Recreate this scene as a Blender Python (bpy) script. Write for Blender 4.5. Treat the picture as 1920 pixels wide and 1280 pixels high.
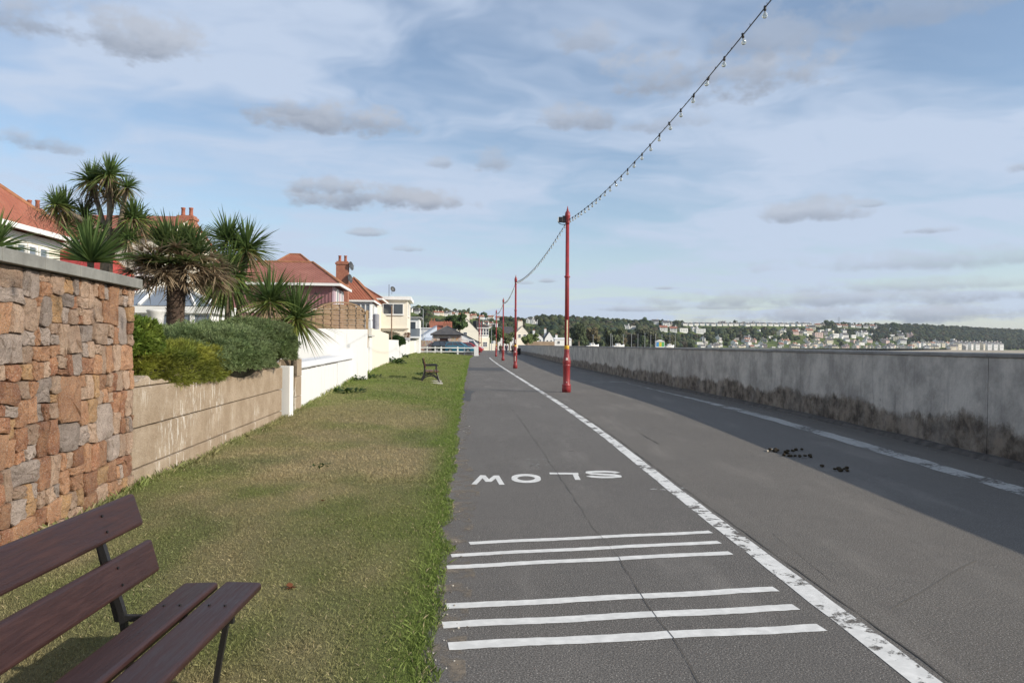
import bpy, bmesh, math, random
import numpy as np
from mathutils import Vector, Matrix
random.seed(7); RNG = np.random.default_rng(11)
for o in list(bpy.data.objects): bpy.data.objects.remove(o)
S = bpy.context.scene; C = S.collection
R = math.radians
# ------------------------------------------------------------------ camera
FPX, H = 1400.0, 1.6
pitch, roll = math.atan(6/1400), R(.4)
cam = bpy.data.cameras.new('camera'); cam.sensor_width = 36; cam.lens = FPX/1920*36
cam.clip_start = .05; cam.clip_end = 20000
co = bpy.data.objects.new('camera', cam); C.objects.link(co); S.camera = co
fw = Vector((0, math.cos(pitch), math.sin(pitch)))
rt0 = Vector((1, 0, 0)); up0 = rt0.cross(fw)
rt = rt0*math.cos(roll) + up0*math.sin(roll); up = up0*math.cos(roll) - rt0*math.sin(roll)
M3 = Matrix((rt, up, -fw)).transposed()
co.matrix_world = Matrix.Translation((0, 0, H)) @ M3.to_4x4()
def ray(px, py): return fw + rt*((px-960)/FPX) - up*((py-640)/FPX)
def P(px, py, Y):
    d = ray(px, py); return Vector((0, 0, H)) + d*(Y/d.y)
def G(px, py, z=0.0):
    d = ray(px, py); return Vector((0, 0, H)) + d*((z-H)/d.z)
# ------------------------------------------------------------------ node helpers
class V:
    nt = None
    def __init__(s, sock): s.s = sock
    @staticmethod
    def op(o, *a, clamp=False):
        n = V.nt.nodes.new('ShaderNodeMath'); n.operation = o; n.use_clamp = clamp
        for i, x in enumerate(a):
            if isinstance(x, V): V.nt.links.new(x.s, n.inputs[i])
            else: n.inputs[i].default_value = x
        return V(n.outputs[0])
    def __add__(s, o): return V.op('ADD', s, o)
    def __radd__(s, o): return V.op('ADD', s, o)
    def __sub__(s, o): return V.op('SUBTRACT', s, o)
    def __rsub__(s, o): return V.op('SUBTRACT', o, s)
    def __mul__(s, o): return V.op('MULTIPLY', s, o)
    def __rmul__(s, o): return V.op('MULTIPLY', s, o)
    def __truediv__(s, o): return V.op('DIVIDE', s, o)
def sstep(x, a, b):
    n = V.nt.nodes.new('ShaderNodeMapRange'); n.interpolation_type = 'SMOOTHSTEP'
    V.nt.links.new(x.s, n.inputs[0]); n.inputs[1].default_value = a; n.inputs[2].default_value = b
    n.inputs[3].default_value = 0; n.inputs[4].default_value = 1
    return V(n.outputs[0])
def combine(x, y, z):
    n = V.nt.nodes.new('ShaderNodeCombineXYZ')
    for i, q in enumerate((x, y, z)):
        if isinstance(q, V): V.nt.links.new(q.s, n.inputs[i])
        else: n.inputs[i].default_value = q
    return n.outputs[0]
def separate(sock):
    n = V.nt.nodes.new('ShaderNodeSeparateXYZ'); V.nt.links.new(sock, n.inputs[0])
    return [V(o) for o in n.outputs]
def noise(vec, scale, detail=4, rough=.55, dist=0):
    n = V.nt.nodes.new('ShaderNodeTexNoise'); n.inputs['Scale'].default_value = scale
    n.inputs['Detail'].default_value = detail; n.inputs['Roughness'].default_value = rough; n.inputs['Distortion'].default_value = dist
    if vec is not None: V.nt.links.new(vec, n.inputs['Vector'])
    return V(n.outputs['Fac'])
def mixc(f, a, b, mode='MIX'):
    n = V.nt.nodes.new('ShaderNodeMix'); n.data_type = 'RGBA'; n.blend_type = mode
    for i, q in ((0, f), (6, a), (7, b)):
        if isinstance(q, V): V.nt.links.new(q.s, n.inputs[i])
        elif hasattr(q, 'is_linked'): V.nt.links.new(q, n.inputs[i])
        elif i == 0: n.inputs[0].default_value = q
        else: n.inputs[i].default_value = (*q, 1)
    return n.outputs[2]
def coords(kind='Object', scale=None):
    n = V.nt.nodes.new('ShaderNodeTexCoord'); s = n.outputs[kind]
    if scale:
        m = V.nt.nodes.new('ShaderNodeMapping'); m.inputs['Scale'].default_value = scale
        V.nt.links.new(s, m.inputs[0]); s = m.outputs[0]
    return s
def new_mat(name):
    m = bpy.data.materials.new(name); m.use_nodes = True; V.nt = m.node_tree
    return m, m.node_tree.nodes['Principled BSDF']
def setc(b, inp, q):
    if isinstance(q, V): V.nt.links.new(q.s, b.inputs[inp])
    elif hasattr(q, 'is_linked'): V.nt.links.new(q, b.inputs[inp])
    elif isinstance(q, (tuple, list)): b.inputs[inp].default_value = (*q, 1)
    else: b.inputs[inp].default_value = q
def bump(b, h, strength=.3, dist=.01):
    n = V.nt.nodes.new('ShaderNodeBump'); n.inputs['Strength'].default_value = strength; n.inputs['Distance'].default_value = dist
    V.nt.links.new(h.s, n.inputs['Height']); V.nt.links.new(n.outputs[0], b.inputs['Normal'])
MT = {}
def plain(name, c, rough=.6, var=.18, scale=6, bmp=.15, bscale=60, metal=0, spec=.4, c2=None, coat=0):
    if name in MT: return MT[name]
    m, b = new_mat(name); v = coords()
    f = sstep(noise(v, scale, 5), .3, .7)
    c2 = c2 or tuple(x*(1-var) for x in c)
    col = mixc(f, c2, c)
    setc(b, 'Base Color', col); setc(b, 'Roughness', rough); setc(b, 'Metallic', metal); b.inputs['Specular IOR Level'].default_value = spec
    b.inputs['Coat Weight'].default_value = coat
    if bmp: bump(b, noise(v, bscale, 3), bmp, .01)
    MT[name] = m; return m
# ------------------------------------------------------------------ world
SUN_AZ, SUN_EL = 22, 26           # degrees behind the camera's right hand side, elevation
sd = Vector((math.cos(R(SUN_AZ))*math.cos(R(SUN_EL)), -math.sin(R(SUN_AZ))*math.cos(R(SUN_EL)), math.sin(R(SUN_EL))))
W = bpy.data.worlds.new('World'); S.world = W; W.use_nodes = True; nt = W.node_tree; V.nt = nt
for n in list(nt.nodes): nt.nodes.remove(n)
outn = nt.nodes.new('ShaderNodeOutputWorld'); bg = nt.nodes.new('ShaderNodeBackground'); bg.inputs[1].default_value = .13
nt.links.new(bg.outputs[0], outn.inputs[0])
sky = nt.nodes.new('ShaderNodeTexSky'); sky.sky_type = 'NISHITA'; sky.sun_disc = False
sky.sun_elevation = R(SUN_EL); sky.sun_rotation = math.atan2(sd.x, sd.y); sky.air_density = 1.0; sky.dust_density = .6; sky.ozone_density = 1.6
dirv = coords('Generated'); dx, dy, dz = separate(dirv)
zz = V.op('MAXIMUM', dz, 0.0) + .10
pl = combine(dx/zz, dy/zz, 0.0)
warp = noise(pl, .9, 3, .6)
pl2 = combine(dx/zz*.75 + warp*1.3, dy/zz*.95 + warp*.8, 0.0)
veil = sstep(noise(pl2, .80, 5, .60), .35, .62)
wisp = noise(combine(dx/zz*1.1 - dy/zz*.35 + warp*1.1, dy/zz*1.9 + warp*1.2, 3.0), 1.5, 5, .62)
veil = V.op('MULTIPLY', veil, .45 + 1.0*wisp, clamp=True)
lowh = sstep(dz, .30, .02)
veil = V.op('MINIMUM', V.op('MAXIMUM', veil + .10, lowh*.34), .92)
base = mixc(veil, sky.outputs[0], (3.75, 4.4, 5.5))
# small grey cumulus: direction (as seen from the promenade), half-width, half-height, strength
azv = V.op('ARCTAN2', dx, dy); elv = V.op('ARCSINE', dz)
nz = noise(combine(azv*1.0, elv*1.7, 1.7), 11, 5, .62); nz2 = noise(combine(azv*1.0, elv*1.5, 7.1), 30, 3, .6)
clouds = [(75,45,110,48,.75),(240,72,110,62,.85),(40,264,85,22,.7),(612,224,165,36,.95),(545,205,60,20,.7),(690,372,180,30,1),(615,352,75,24,.8),(690,436,40,9,.7),(765,467,36,7,.5),
 (925,310,55,30,.65),(828,306,30,14,.5),(1090,75,90,30,.5),(1330,150,230,62,.8),(1095,220,90,34,.75),(1260,232,100,20,.5),(1520,400,100,26,.7),(1420,75,190,45,.5),
 (1740,433,45,9,.6),(1630,383,30,8,.5),(1250,540,24,4,.6),(1030,527,22,5,.6),(985,530,18,5,.5),(1915,316,25,14,.6),(1800,488,260,22,.38),(1620,560,420,20,.62),(1180,580,110,7,.6),(1740,590,420,22,.85),(1350,575,150,8,.5),(1760,535,260,14,.4),(1680,20,200,40,.35)]
grp = bpy.data.node_groups.new('cloud_shape', 'ShaderNodeTree')
for nm in ('az', 'el', 'n1', 'n2', 'a0', 'e0', 'iw', 'ih', 's', 'pm', 'ps'): grp.interface.new_socket(nm, in_out='INPUT', socket_type='NodeSocketFloat')
for nm in ('mask', 'shade'): grp.interface.new_socket(nm, in_out='OUTPUT', socket_type='NodeSocketFloat')
V.nt = grp; gi = grp.nodes.new('NodeGroupInput'); go = grp.nodes.new('NodeGroupOutput'); I = {n.name: V(n) for n in gi.outputs if n.name}
ea = (I['az']-I['a0'])*I['iw']; eb = (I['el']-I['e0'])*I['ih']; ec = V.op('MAXIMUM', eb, eb*-1.55); n1 = I['n1']-.5
m_ = sstep(1.05 - (ea*ea + ec*ec) + n1*4.4 + (I['n2']-.5)*2.6, -.1, 1.3)*I['s']; sh_ = m_*sstep(eb + n1*2.2, .55, -.55)
grp.links.new(V.op('MAXIMUM', I['pm'], m_).s, go.inputs[0]); grp.links.new(V.op('MAXIMUM', I['ps'], sh_).s, go.inputs[1])
V.nt = nt; pm = ps = None
for (px, py, w, h, s) in clouds:
    d = ray(px, py).normalized(); g = nt.nodes.new('ShaderNodeGroup'); g.node_tree = grp
    for nm, q in (('a0', math.atan2(d.x, d.y)), ('e0', math.asin(d.z)), ('iw', FPX/w/.95), ('ih', FPX/h/1.05), ('s', s)): g.inputs[nm].default_value = q
    for nm, q in (('az', azv), ('el', elv), ('n1', nz), ('n2', nz2)): nt.links.new(q.s, g.inputs[nm])
    if pm is not None: nt.links.new(pm, g.inputs['pm']); nt.links.new(ps, g.inputs['ps'])
    pm, ps = g.outputs[0], g.outputs[1]
tot, shd = V(pm), V(ps)
base = mixc(tot*.85, base, (3.3, 3.5, 3.95))
base = mixc(shd*.95, base, (1.75, 2.1, 2.75))
nt.links.new(base, bg.inputs[0])
sl = bpy.data.lights.new('sun', 'SUN'); sl.energy = 4.4; sl.angle = R(.55); sl.color = (1, .91, .78)
so = bpy.data.objects.new('sun', sl); C.objects.link(so); so.rotation_euler = (-sd).to_track_quat('-Z', 'Y').to_euler(); so.location = (30, -10, 40)
vs = S.view_settings; vs.view_transform = 'Standard'; vs.look = 'None'; vs.exposure = .22; vs.gamma = 1; vs.use_curve_mapping = False
S.render.engine = 'CYCLES'; S.cycles.max_bounces = 6; S.cycles.diffuse_bounces = 3; S.cycles.glossy_bounces = 3; S.cycles.transparent_max_bounces = 6
W.cycles.sampling_method = 'MANUAL'; W.cycles.sample_map_resolution = 512
# ------------------------------------------------------------------ mesh helpers
class MB:
    def __init__(s): s.v = []; s.f = []; s.m = []; s.c = []
    def add(s, vs, fs, mi=0, col=None):
        n = len(s.v); s.v.extend([tuple(p) for p in vs]); s.f.extend([tuple(i+n for i in f) for f in fs]); s.m.extend([mi]*len(fs))
        if col is not None: s.c.extend([col]*len(vs))
        return s
    def box(s, a, b, mi=0, bev=0):
        (x0, y0, z0), (x1, y1, z1) = a, b
        return s.add([(x0,y0,z0),(x1,y0,z0),(x1,y1,z0),(x0,y1,z0),(x0,y0,z1),(x1,y0,z1),(x1,y1,z1),(x0,y1,z1)],
                     [(0,3,2,1),(4,5,6,7),(0,1,5,4),(1,2,6,5),(2,3,7,6),(3,0,4,7)], mi)
    def obox(s, o, u, v, w, mi=0):
        o, u, v, w = Vector(o), Vector(u), Vector(v), Vector(w)
        pts = [o, o+u, o+u+v, o+v, o+w, o+u+w, o+u+v+w, o+v+w]
        return s.add(pts, [(0,3,2,1),(4,5,6,7),(0,1,5,4),(1,2,6,5),(2,3,7,6),(3,0,4,7)], mi)
    def poly(s, pts, mi=0): return s.add(pts, [tuple(range(len(pts)))], mi)
    def prism(s, pts, d, mi=0):
        n = len(pts); d = Vector(d); a = [Vector(p) for p in pts]; b = [p+d for p in a]
        return s.add(a+b, [tuple(range(n))[::-1], tuple(range(n, 2*n))] + [(i, (i+1) % n, n+(i+1) % n, n+i) for i in range(n)], mi)
    def tube(s, pts, rad, seg=8, mi=0, caps=True, flat=1.0):
        pts = [Vector(p) for p in pts]; n = len(pts)
        if not isinstance(rad, (list, tuple)): rad = [rad]*n
        vs = []; ref = None
        for i, p in enumerate(pts):
            t = (pts[min(i+1, n-1)] - pts[max(i-1, 0)]).normalized()
            if ref is None: ref = Vector((0, 0, 1)) if abs(t.z) < .9 else Vector((0, 1, 0))
            a = t.cross(ref).normalized(); b = a.cross(t); ref = b
            for k in range(seg):
                q = 2*math.pi*(k+.5)/seg
                vs.append(p + a*math.cos(q)*rad[i]*flat + b*math.sin(q)*rad[i])
        fs = [(i*seg+k, i*seg+(k+1) % seg, (i+1)*seg+(k+1) % seg, (i+1)*seg+k) for i in range(n-1) for k in range(seg)]
        if caps: fs += [tuple(range(seg))[::-1], tuple(range((n-1)*seg, n*seg))]
        return s.add(vs, fs, mi)
    def lathe(s, prof, c=(0, 0, 0), seg=16, mi=0):
        vs = []; n = len(prof)
        for (r, z) in prof:
            for k in range(seg):
                q = 2*math.pi*k/seg; vs.append((c[0]+r*math.cos(q), c[1]+r*math.sin(q), c[2]+z))
        fs = [(i*seg+k, i*seg+(k+1) % seg, (i+1)*seg+(k+1) % seg, (i+1)*seg+k) for i in range(n-1) for k in range(seg)]
        fs += [tuple(range(seg))[::-1], tuple(range((n-1)*seg, n*seg))]
        return s.add(vs, fs, mi)
    def strip(s, pts, width, z, mi=0, jit=0):      # flat ribbon along ground points
        pts = [Vector((p[0], p[1], 0)) for p in pts]; n = len(pts); vs = []
        for i, p in enumerate(pts):
            t = (pts[min(i+1, n-1)] - pts[max(i-1, 0)]).normalized(); a = Vector((-t.y, t.x, 0))
            w = width[i] if isinstance(width, (list, tuple)) else width
            vs += [p + a*(w/2 + random.uniform(-jit, jit)) + Vector((0, 0, z)), p - a*(w/2 + random.uniform(-jit, jit)) + Vector((0, 0, z))]
        return s.add(vs, [(2*i, 2*i+1, 2*i+3, 2*i+2) for i in range(n-1)], mi)
    def mesh(s, name, mats, smooth=False):
        me = bpy.data.meshes.new(name); me.from_pydata([tuple(p) for p in s.v], [], s.f)
        for m in (mats if isinstance(mats, (list, tuple)) else [mats]): me.materials.append(m)
        if any(s.m): me.polygons.foreach_set('material_index', s.m)
        if smooth: me.polygons.foreach_set('use_smooth', [True]*len(s.f))
        if s.c:
            at = me.color_attributes.new('Col', 'FLOAT_COLOR', 'POINT')
            at.data.foreach_set('color', np.array([(*c, 1) for c in s.c], dtype=np.float32).ravel())
        me.update(); return me
    def build(s, name, mats, parent=None, smooth=False, bevel=0, loc=None):
        return link(name, s.mesh(name, mats, smooth), parent, bevel, loc)
def link(name, me, parent=None, bevel=0, loc=None):
    o = bpy.data.objects.new(name, me); C.objects.link(o)
    if parent: o.parent = parent
    if loc is not None: o.location = loc
    if bevel:
        b = o.modifiers.new('bevel', 'BEVEL'); b.width = bevel; b.segments = 2; b.limit_method = 'ANGLE'; b.angle_limit = R(35)
    return o
def tag(o, label=None, cat=None, group=None, kind=None):
    if label: o['label'] = label
    if cat: o['category'] = cat
    if group: o['group'] = group
    if kind: o['kind'] = kind
    return o
def thing(name, label, cat, loc=(0, 0, 0), rz=0, group=None):
    o = bpy.data.objects.new(name, None); o.empty_display_size = .2; C.objects.link(o); o.location = loc; o.rotation_euler = (0, 0, rz)
    return tag(o, label, cat, group)
def struct(o): o['kind'] = 'structure'; return o
def npmesh(name, verts, faces, cols, mat, smooth=False):
    """verts (N,3), faces (M,k) arrays, cols (N,3)"""
    verts = np.asarray(verts, dtype=np.float32); faces = np.asarray(faces, dtype=np.int32); k = faces.shape[1]
    me = bpy.data.meshes.new(name); me.vertices.add(len(verts)); me.vertices.foreach_set('co', verts.ravel())
    me.loops.add(faces.size); me.loops.foreach_set('vertex_index', faces.ravel())
    me.polygons.add(len(faces)); me.polygons.foreach_set('loop_start', np.arange(0, faces.size, k, dtype=np.int32))
    if smooth: me.polygons.foreach_set('use_smooth', np.ones(len(faces), dtype=bool))
    me.materials.append(mat)
    if cols is not None:
        at = me.color_attributes.new('Col', 'FLOAT_COLOR', 'POINT')
        cc = np.ones((len(verts), 4), dtype=np.float32); cc[:, :3] = cols; at.data.foreach_set('color', cc.ravel())
    me.update(calc_edges=True); return me
def interp(x, xs, ys): return float(np.interp(x, xs, ys))
_perm = RNG.permutation(512)
def vnoise(x, y):                         # numpy value noise 0..1
    x = np.asarray(x, float); y = np.asarray(y, float)
    xi = np.floor(x).astype(int); yi = np.floor(y).astype(int); fx = x-xi; fy = y-yi
    fx = fx*fx*(3-2*fx); fy = fy*fy*(3-2*fy)
    h = lambda a, b: _perm[(_perm[a % 512] + b) % 512]/511.0
    return (h(xi, yi)*(1-fx)+h(xi+1, yi)*fx)*(1-fy) + (h(xi, yi+1)*(1-fx)+h(xi+1, yi+1)*fx)*fy
def fbm(x, y, o=3): return sum(vnoise(x*2**i+17*i, y*2**i+31*i)*.5**i for i in range(o))/sum(.5**i for i in range(o))
# ------------------------------------------------------------------ shared materials
def leaf_mat(name, trans=.3, rough=.55):
    m, b = new_mat(name); a = m.node_tree.nodes.new('ShaderNodeAttribute'); a.attribute_name = 'Col'
    setc(b, 'Base Color', a.outputs[0]); setc(b, 'Roughness', rough); b.inputs['Specular IOR Level'].default_value = .25
    if trans:
        t = m.node_tree.nodes.new('ShaderNodeBsdfTranslucent'); m.node_tree.links.new(a.outputs[0], t.inputs[0])
        x = m.node_tree.nodes.new('ShaderNodeMixShader'); x.inputs[0].default_value = trans
        m.node_tree.links.new(b.outputs[0], x.inputs[1]); m.node_tree.links.new(t.outputs[0], x.inputs[2])
        m.node_tree.links.new(x.outputs[0], m.node_tree.nodes['Material Output'].inputs[0])
    return m
LEAF = leaf_mat('leaf', .42); GRASSM = leaf_mat('grass_blade', .25, .7); CROWN = leaf_mat('distant_foliage', 0, .9)
def asphalt(name, c0, c1):
    m, b = new_mat(name); v = coords()
    sp = noise(v, 95, 2, .7); big = noise(v, .45, 5, .6); mid = noise(v, 5, 4)
    col = mixc(sstep(big, .3, .7), c0, c1)
    col = mixc(sstep(sp, .36, .72), tuple(x*.42 for x in c0), col)
    col = mixc(sstep(noise(v, 130, 1), .63, .71), col, (.46, .43, .39))
    col = mixc(sstep(noise(v, 70, 1), .70, .76)*.6, col, (.24, .14, .11))
    col = mixc(sstep(noise(v, .9, 6, .7), .50, .68)*.6, col, tuple(x*.66 for x in c0)); col = mixc(sstep(noise(combine(*[q*k_ for q, k_ in zip(separate(v), (1.0, .18, 1.0))]), 1.6, 4, .6), .5, .75)*.22, col, tuple(min(1, x*1.35) for x in c1))
    col = mixc(sstep(mid, .45, .75)*.25, col, (.10, .095, .088))
    setc(b, 'Base Color', col); setc(b, 'Roughness', .85); b.inputs['Specular IOR Level'].default_value = .25
    bump(b, noise(v, 85, 3, .7), .7, .012); return m
ASPH_L = asphalt('asphalt_grey', (.188, .174, .157), (.240, .222, .199)); ASPH_R = asphalt('asphalt_brown', (.196, .179, .157), (.250, .227, .197))
def paint(name, wear, c=(.74, .73, .69), scale=9):
    m, b = new_mat(name); v = coords()
    setc(b, 'Base Color', mixc(sstep(noise(v, 14, 4), .35, .75), tuple(x*.8 for x in c), c)); setc(b, 'Roughness', .7)
    w = noise(v, scale, 8, .72)*.75 + noise(v, 1.3, 3)*.5
    msk = sstep(w, wear-.03, wear+.04)
    t = m.node_tree.nodes.new('ShaderNodeBsdfTransparent'); x = m.node_tree.nodes.new('ShaderNodeMixShader')
    V.nt.links.new(msk.s, x.inputs[0]); V.nt.links.new(t.outputs[0], x.inputs[1]); V.nt.links.new(b.outputs[0], x.inputs[2])
    V.nt.links.new(x.outputs[0], m.node_tree.nodes['Material Output'].inputs[0]); return m
PAINT = paint('road_paint', .40); PAINT_W = paint('worn_road_paint', .585); PAINT_F = paint('faded_road_paint', .58, (.43, .42, .39), 16)
CRACK_SHADE = plain('crack_tar_and_shade', (.085, .078, .068), .9); SEAM = plain('faint_seam', (.13, .12, .105), .9)
IRON = plain('black_iron', (.018, .017, .018), .45, bmp=.1, spec=.5)
WHITE = plain('white_paint', (.80, .80, .78), .55, .06, 2, .1, 30)
WHITEW = None
def wallpaint(name, c, dirt=(.45, .43, .38)):
    m, b = new_mat(name); v = coords(); x, y, z = separate(v)
    st = noise(coords('Object', (6, 6, .8)), 1.2, 5, .6)
    col = mixc(sstep(st, .52, .82)*.40, c, dirt)
    col = mixc(sstep(noise(v, 1.1, 5), .6, .9)*.25, col, tuple(q*.75 for q in c))
    setc(b, 'Base Color', col); setc(b, 'Roughness', .75); bump(b, noise(v, 22, 5, .65), .35, .012); return m
WALLW = wallpaint('white_render', (.71, .71, .695), (.36, .34, .30)); WALLC = wallpaint('cream_render', (.74, .69, .585)); WALLP = wallpaint('pale_cream_render', (.76, .72, .60))
def glass(name, c=(.05, .06, .075)):
    m, b = new_mat(name); setc(b, 'Base Color', c); setc(b, 'Roughness', .06); b.inputs['Specular IOR Level'].default_value = .9; return m
GLASS = glass('window_glass'); GLASSB = glass('bluish_glass', (.17, .20, .235))
def tiles(name, c0, c1, sc=4.5):
    m, b = new_mat(name); v = coords(); x, y, z = separate(v)
    row = V.op('FRACT', z*sc*1.6); colm = V.op('FRACT', (x+y)*sc)
    f = noise(v, 1.1, 5, .65); f2 = noise(v, 16, 2)
    col = mixc(sstep(f, .35, .7), c0, c1); col = mixc(sstep(f2, .45, .75)*.45, col, tuple(q*.5 for q in c0))
    col = mixc(sstep(noise(v, 2.4, 6, .7), .58, .72)*.4, col, (.30, .24, .13))
    setc(b, 'Base Color', col); setc(b, 'Roughness', .85)
    bump(b, row*.8 + V.op('ABSOLUTE', colm-.5), .9, .05); return m
TILE = tiles('red_clay_tiles', (.30, .095, .055), (.37, .135, .08)); TILEP = tiles('dusky_red_tiles', (.26, .10, .075), (.33, .14, .105)); SLATE = tiles('grey_slate', (.06, .058, .062), (.10, .095, .095), 3)
# ------------------------------------------------------------------ layout curves
def smoothcurve(ys, xs, s=3.0):
    d = np.arange(ys[0]-15, ys[-1]+15, .5); v = np.interp(d, ys, xs)
    v[d < ys[0]] = xs[0]; k = np.exp(-.5*(np.arange(-20, 21)*.5/s)**2); k /= k.sum()
    v2 = np.convolve(np.pad(v, 20, mode='edge'), k, 'valid'); return lambda y: np.interp(y, d, v2)
edgeX = smoothcurve([-8, 3.5, 10.9, 23.6, 35.5, 80, 104, 150, 210], [.25, -.40, -.86, -1.58, -2.25, -4.6, -5.35, -8.2, -12], 2)
seaX = smoothcurve([-8, 8, 18, 24, 37, 55.6, 78, 144, 210], [6.85, 6.85, 6.85, 6.35, 5.35, 4.5, 3.7, 1.2, -2.0], 3)
lineX = smoothcurve([-8, 3.77, 6.77, 13.7, 20.7, 28.5, 41.5, 59, 83, 92], [2.2, 2.0, 1.86, 1.66, 1.31, .82, .02, -1.05, -2.35, -2.75], 1.2)
WY = [-8, 2, 5.42, 7.97, 15.2, 17.4, 27.4, 107]; WX = [-2.1, -3.3, -3.72, -4.05, -4.68, -4.9, -5.85, -13.4]
wallX = lambda y: np.interp(y, WY, WX)
def bank(y): return np.interp(y, [0, 11, 20, 27, 42, 75, 98, 106], [0, 0, .1, .25, .31, .42, .36, .25])
def lawn_z(x, y):
    x = np.asarray(x, float); y = np.asarray(y, float); d = np.clip(edgeX(y)-x, 0, None); w = edgeX(y)-wallX(y)
    t = np.clip(d/(w*.62), 0, 1); t = t*t*(3-2*t)
    return .022*np.clip(d/.15, 0, 1) + bank(y)*t + (fbm(x*.7, y*.5)-.5)*.10*np.clip(d/.6, 0, 1)
# ------------------------------------------------------------------ ground sheets
m, b = new_mat('earth'); v = coords(); setc(b, 'Base Color', mixc(sstep(noise(v, .02, 5), .35, .65), (.09, .085, .05), (.06, .085, .035))); setc(b, 'Roughness', 1.0); EARTH = m
mb = MB(); mb.poly([(-5000, -60, -.05), (6.9, -60, -.05), (6.9, 24, -.05), (2, 150, -.05), (-10, 230, -.05), (40, 330, -.05), (900, 1500, -.05), (900, 5000, -.05), (-5000, 5000, -.05)])
struct(mb.build('ground', EARTH))
m, b = new_mat('sea_water'); v = coords(); setc(b, 'Base Color', (.05, .085, .10)); setc(b, 'Roughness', .18); bump(b, noise(v, .35, 6, .6), .6, .5); SEA = m
mb = MB(); mb.poly([(6.5, -400, -4), (5000, -400, -4), (5000, 5000, -4), (-400, 5000, -4), (-400, 100, -4), (0, 100, -4)]); struct(mb.build('sea', SEA))
SAND = plain('wet_sand', (.42, .35, .25), .8, .3, .05)
mb = MB(); mb.poly([(7, 60, -3.2), (30, 90, -3.2), (900, 900, -3.2), (2600, 1500, -3.2), (2600, 2400, -2.6), (300, 1100, -2.2), (-20, 250, -2.2), (0, 120, -2.6)]); struct(mb.build('beach', SAND))
YS = np.concatenate([np.arange(-6, 30, .5), np.arange(30, 100, 2), np.arange(100, 186, 4)])
def sheet(name, fa, fb, mat, z, n=6, ys=YS):
    V_ = []; F = []
    for i, y in enumerate(ys):
        for k in range(n+1): V_.append((fa(y)+(fb(y)-fa(y))*k/n, y, z))
    for i in range(len(ys)-1):
        for k in range(n): a = i*(n+1)+k; F.append((a, a+1, a+n+2, a+n+1))
    return MB().add(V_, F).build(name, mat)
cyc = struct(sheet('cycle_path', lambda y: edgeX(y)-.6, lambda y: lineX(y)+.10, ASPH_L, 0.0))
pav = struct(sheet('promenade_pavement', lambda y: lineX(y)+.10, lambda y: seaX(y)+.05, ASPH_R, 0.0))
mb = MB(); mb.poly([(-70, 106.2, -.006), (3, 106.2, -.006), (1, 150, -.006), (-2, 215, -.006), (-70, 215, -.006)]); struct(mb.build('road', asphalt('asphalt_car_park', (.12, .117, .113), (.15, .147, .14))))
# sandy dirt along the grass edge
m, b = new_mat('sandy_dirt'); v = coords(); setc(b, 'Base Color', mixc(noise(v, 30, 4), (.16, .13, .095), (.30, .25, .19))); setc(b, 'Roughness', 1.0)
msk = sstep(noise(v, 5, 7, .7), .46, .66)*.8; t = m.node_tree.nodes.new('ShaderNodeBsdfTransparent'); x = m.node_tree.nodes.new('ShaderNodeMixShader')
V.nt.links.new(msk.s, x.inputs[0]); V.nt.links.new(t.outputs[0], x.inputs[1]); V.nt.links.new(b.outputs[0], x.inputs[2]); V.nt.links.new(x.outputs[0], m.node_tree.nodes['Material Output'].inputs[0])
dirt = sheet('dirt', lambda y: edgeX(y)-.4, lambda y: edgeX(y)+.05+.26*float(fbm(y*.55, 3.3))+.10*float(vnoise(y*2.3, 9)), m, .0024, 2, np.arange(-4, 70, .25)); struct(dirt)
TARP = plain('tar_patch', (.075, .073, .072), .8, .3, 3)
for (x0, y0, x1, y1) in ((862, 742, 890, 748), (868, 728, 892, 737)):
    pass
mb = MB()
q = [G(858, 748), G(882, 752), G(884, 738), G(892, 733), G(868, 730), G(866, 738)]
mb.poly([(p.x, p.y, .0045) for p in q]); o = mb.build('tar_patch', TARP, cyc)
mb = MB(); q = [G(878, 694.5), G(948, 695.5), G(938, 689.5), G(878, 689)]; mb.poly([(p.x, p.y, .0045) for p in q]); mb.build('tar_patch', TARP, cyc)
# cracks and seams; a lamp post's shadow is drawn as dark strips too
def crack_and_shade(pix, w, parent, jit=.012, z=.0042, sub=14, mat=None):
    pts = [G(*p) for p in pix]; out = []
    for a, c in zip(pts[:-1], pts[1:]):
        n = max(2, int((c-a).length*sub/3))
        for i in range(n): out.append(a.lerp(c, i/n) + Vector((random.uniform(-jit, jit), random.uniform(-jit, jit), 0)))
    out.append(pts[-1]); mb = MB(); mb.strip(out, [w*random.uniform(.3, 1.4) for _ in out], z); return mb.build('crack_and_shade', mat or CRACK_SHADE, parent)
crack_and_shade([(1312, 1280), (1262, 1195), (1215, 1130), (1160, 1045), (1120, 1000), (1075, 930), (1040, 880), (1010, 835), (975, 785), (945, 750), (941, 733), (935, 705), (912, 682)], .005, cyc)
crack_and_shade([(868, 731), (940, 733), (1000, 735), (1030, 737)], .035, cyc, .01)  # cast shadow of the nearest lamp post, painted as a dark strip
crack_and_shade([(1010, 735), (1056, 735)], .03, pav, .01)  # same painted post shadow, carried on to the post foot
crack_and_shade([(880, 690.5), (945, 692)], .09, cyc, .02); crack_and_shade([(915, 871), (945, 871)], .012, cyc); crack_and_shade([(1065, 846), (1078, 845)], .02, cyc)  # first strip: thin dark band across the path
sp = [(float(lineX(y)+.125+random.uniform(-.004, .012)), y) for y in np.arange(2.5, 60, .22)]
MB().strip(sp, [random.uniform(.003, .015) for _ in sp], .0042).build('crack_and_shade', CRACK_SHADE, pav)
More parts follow.
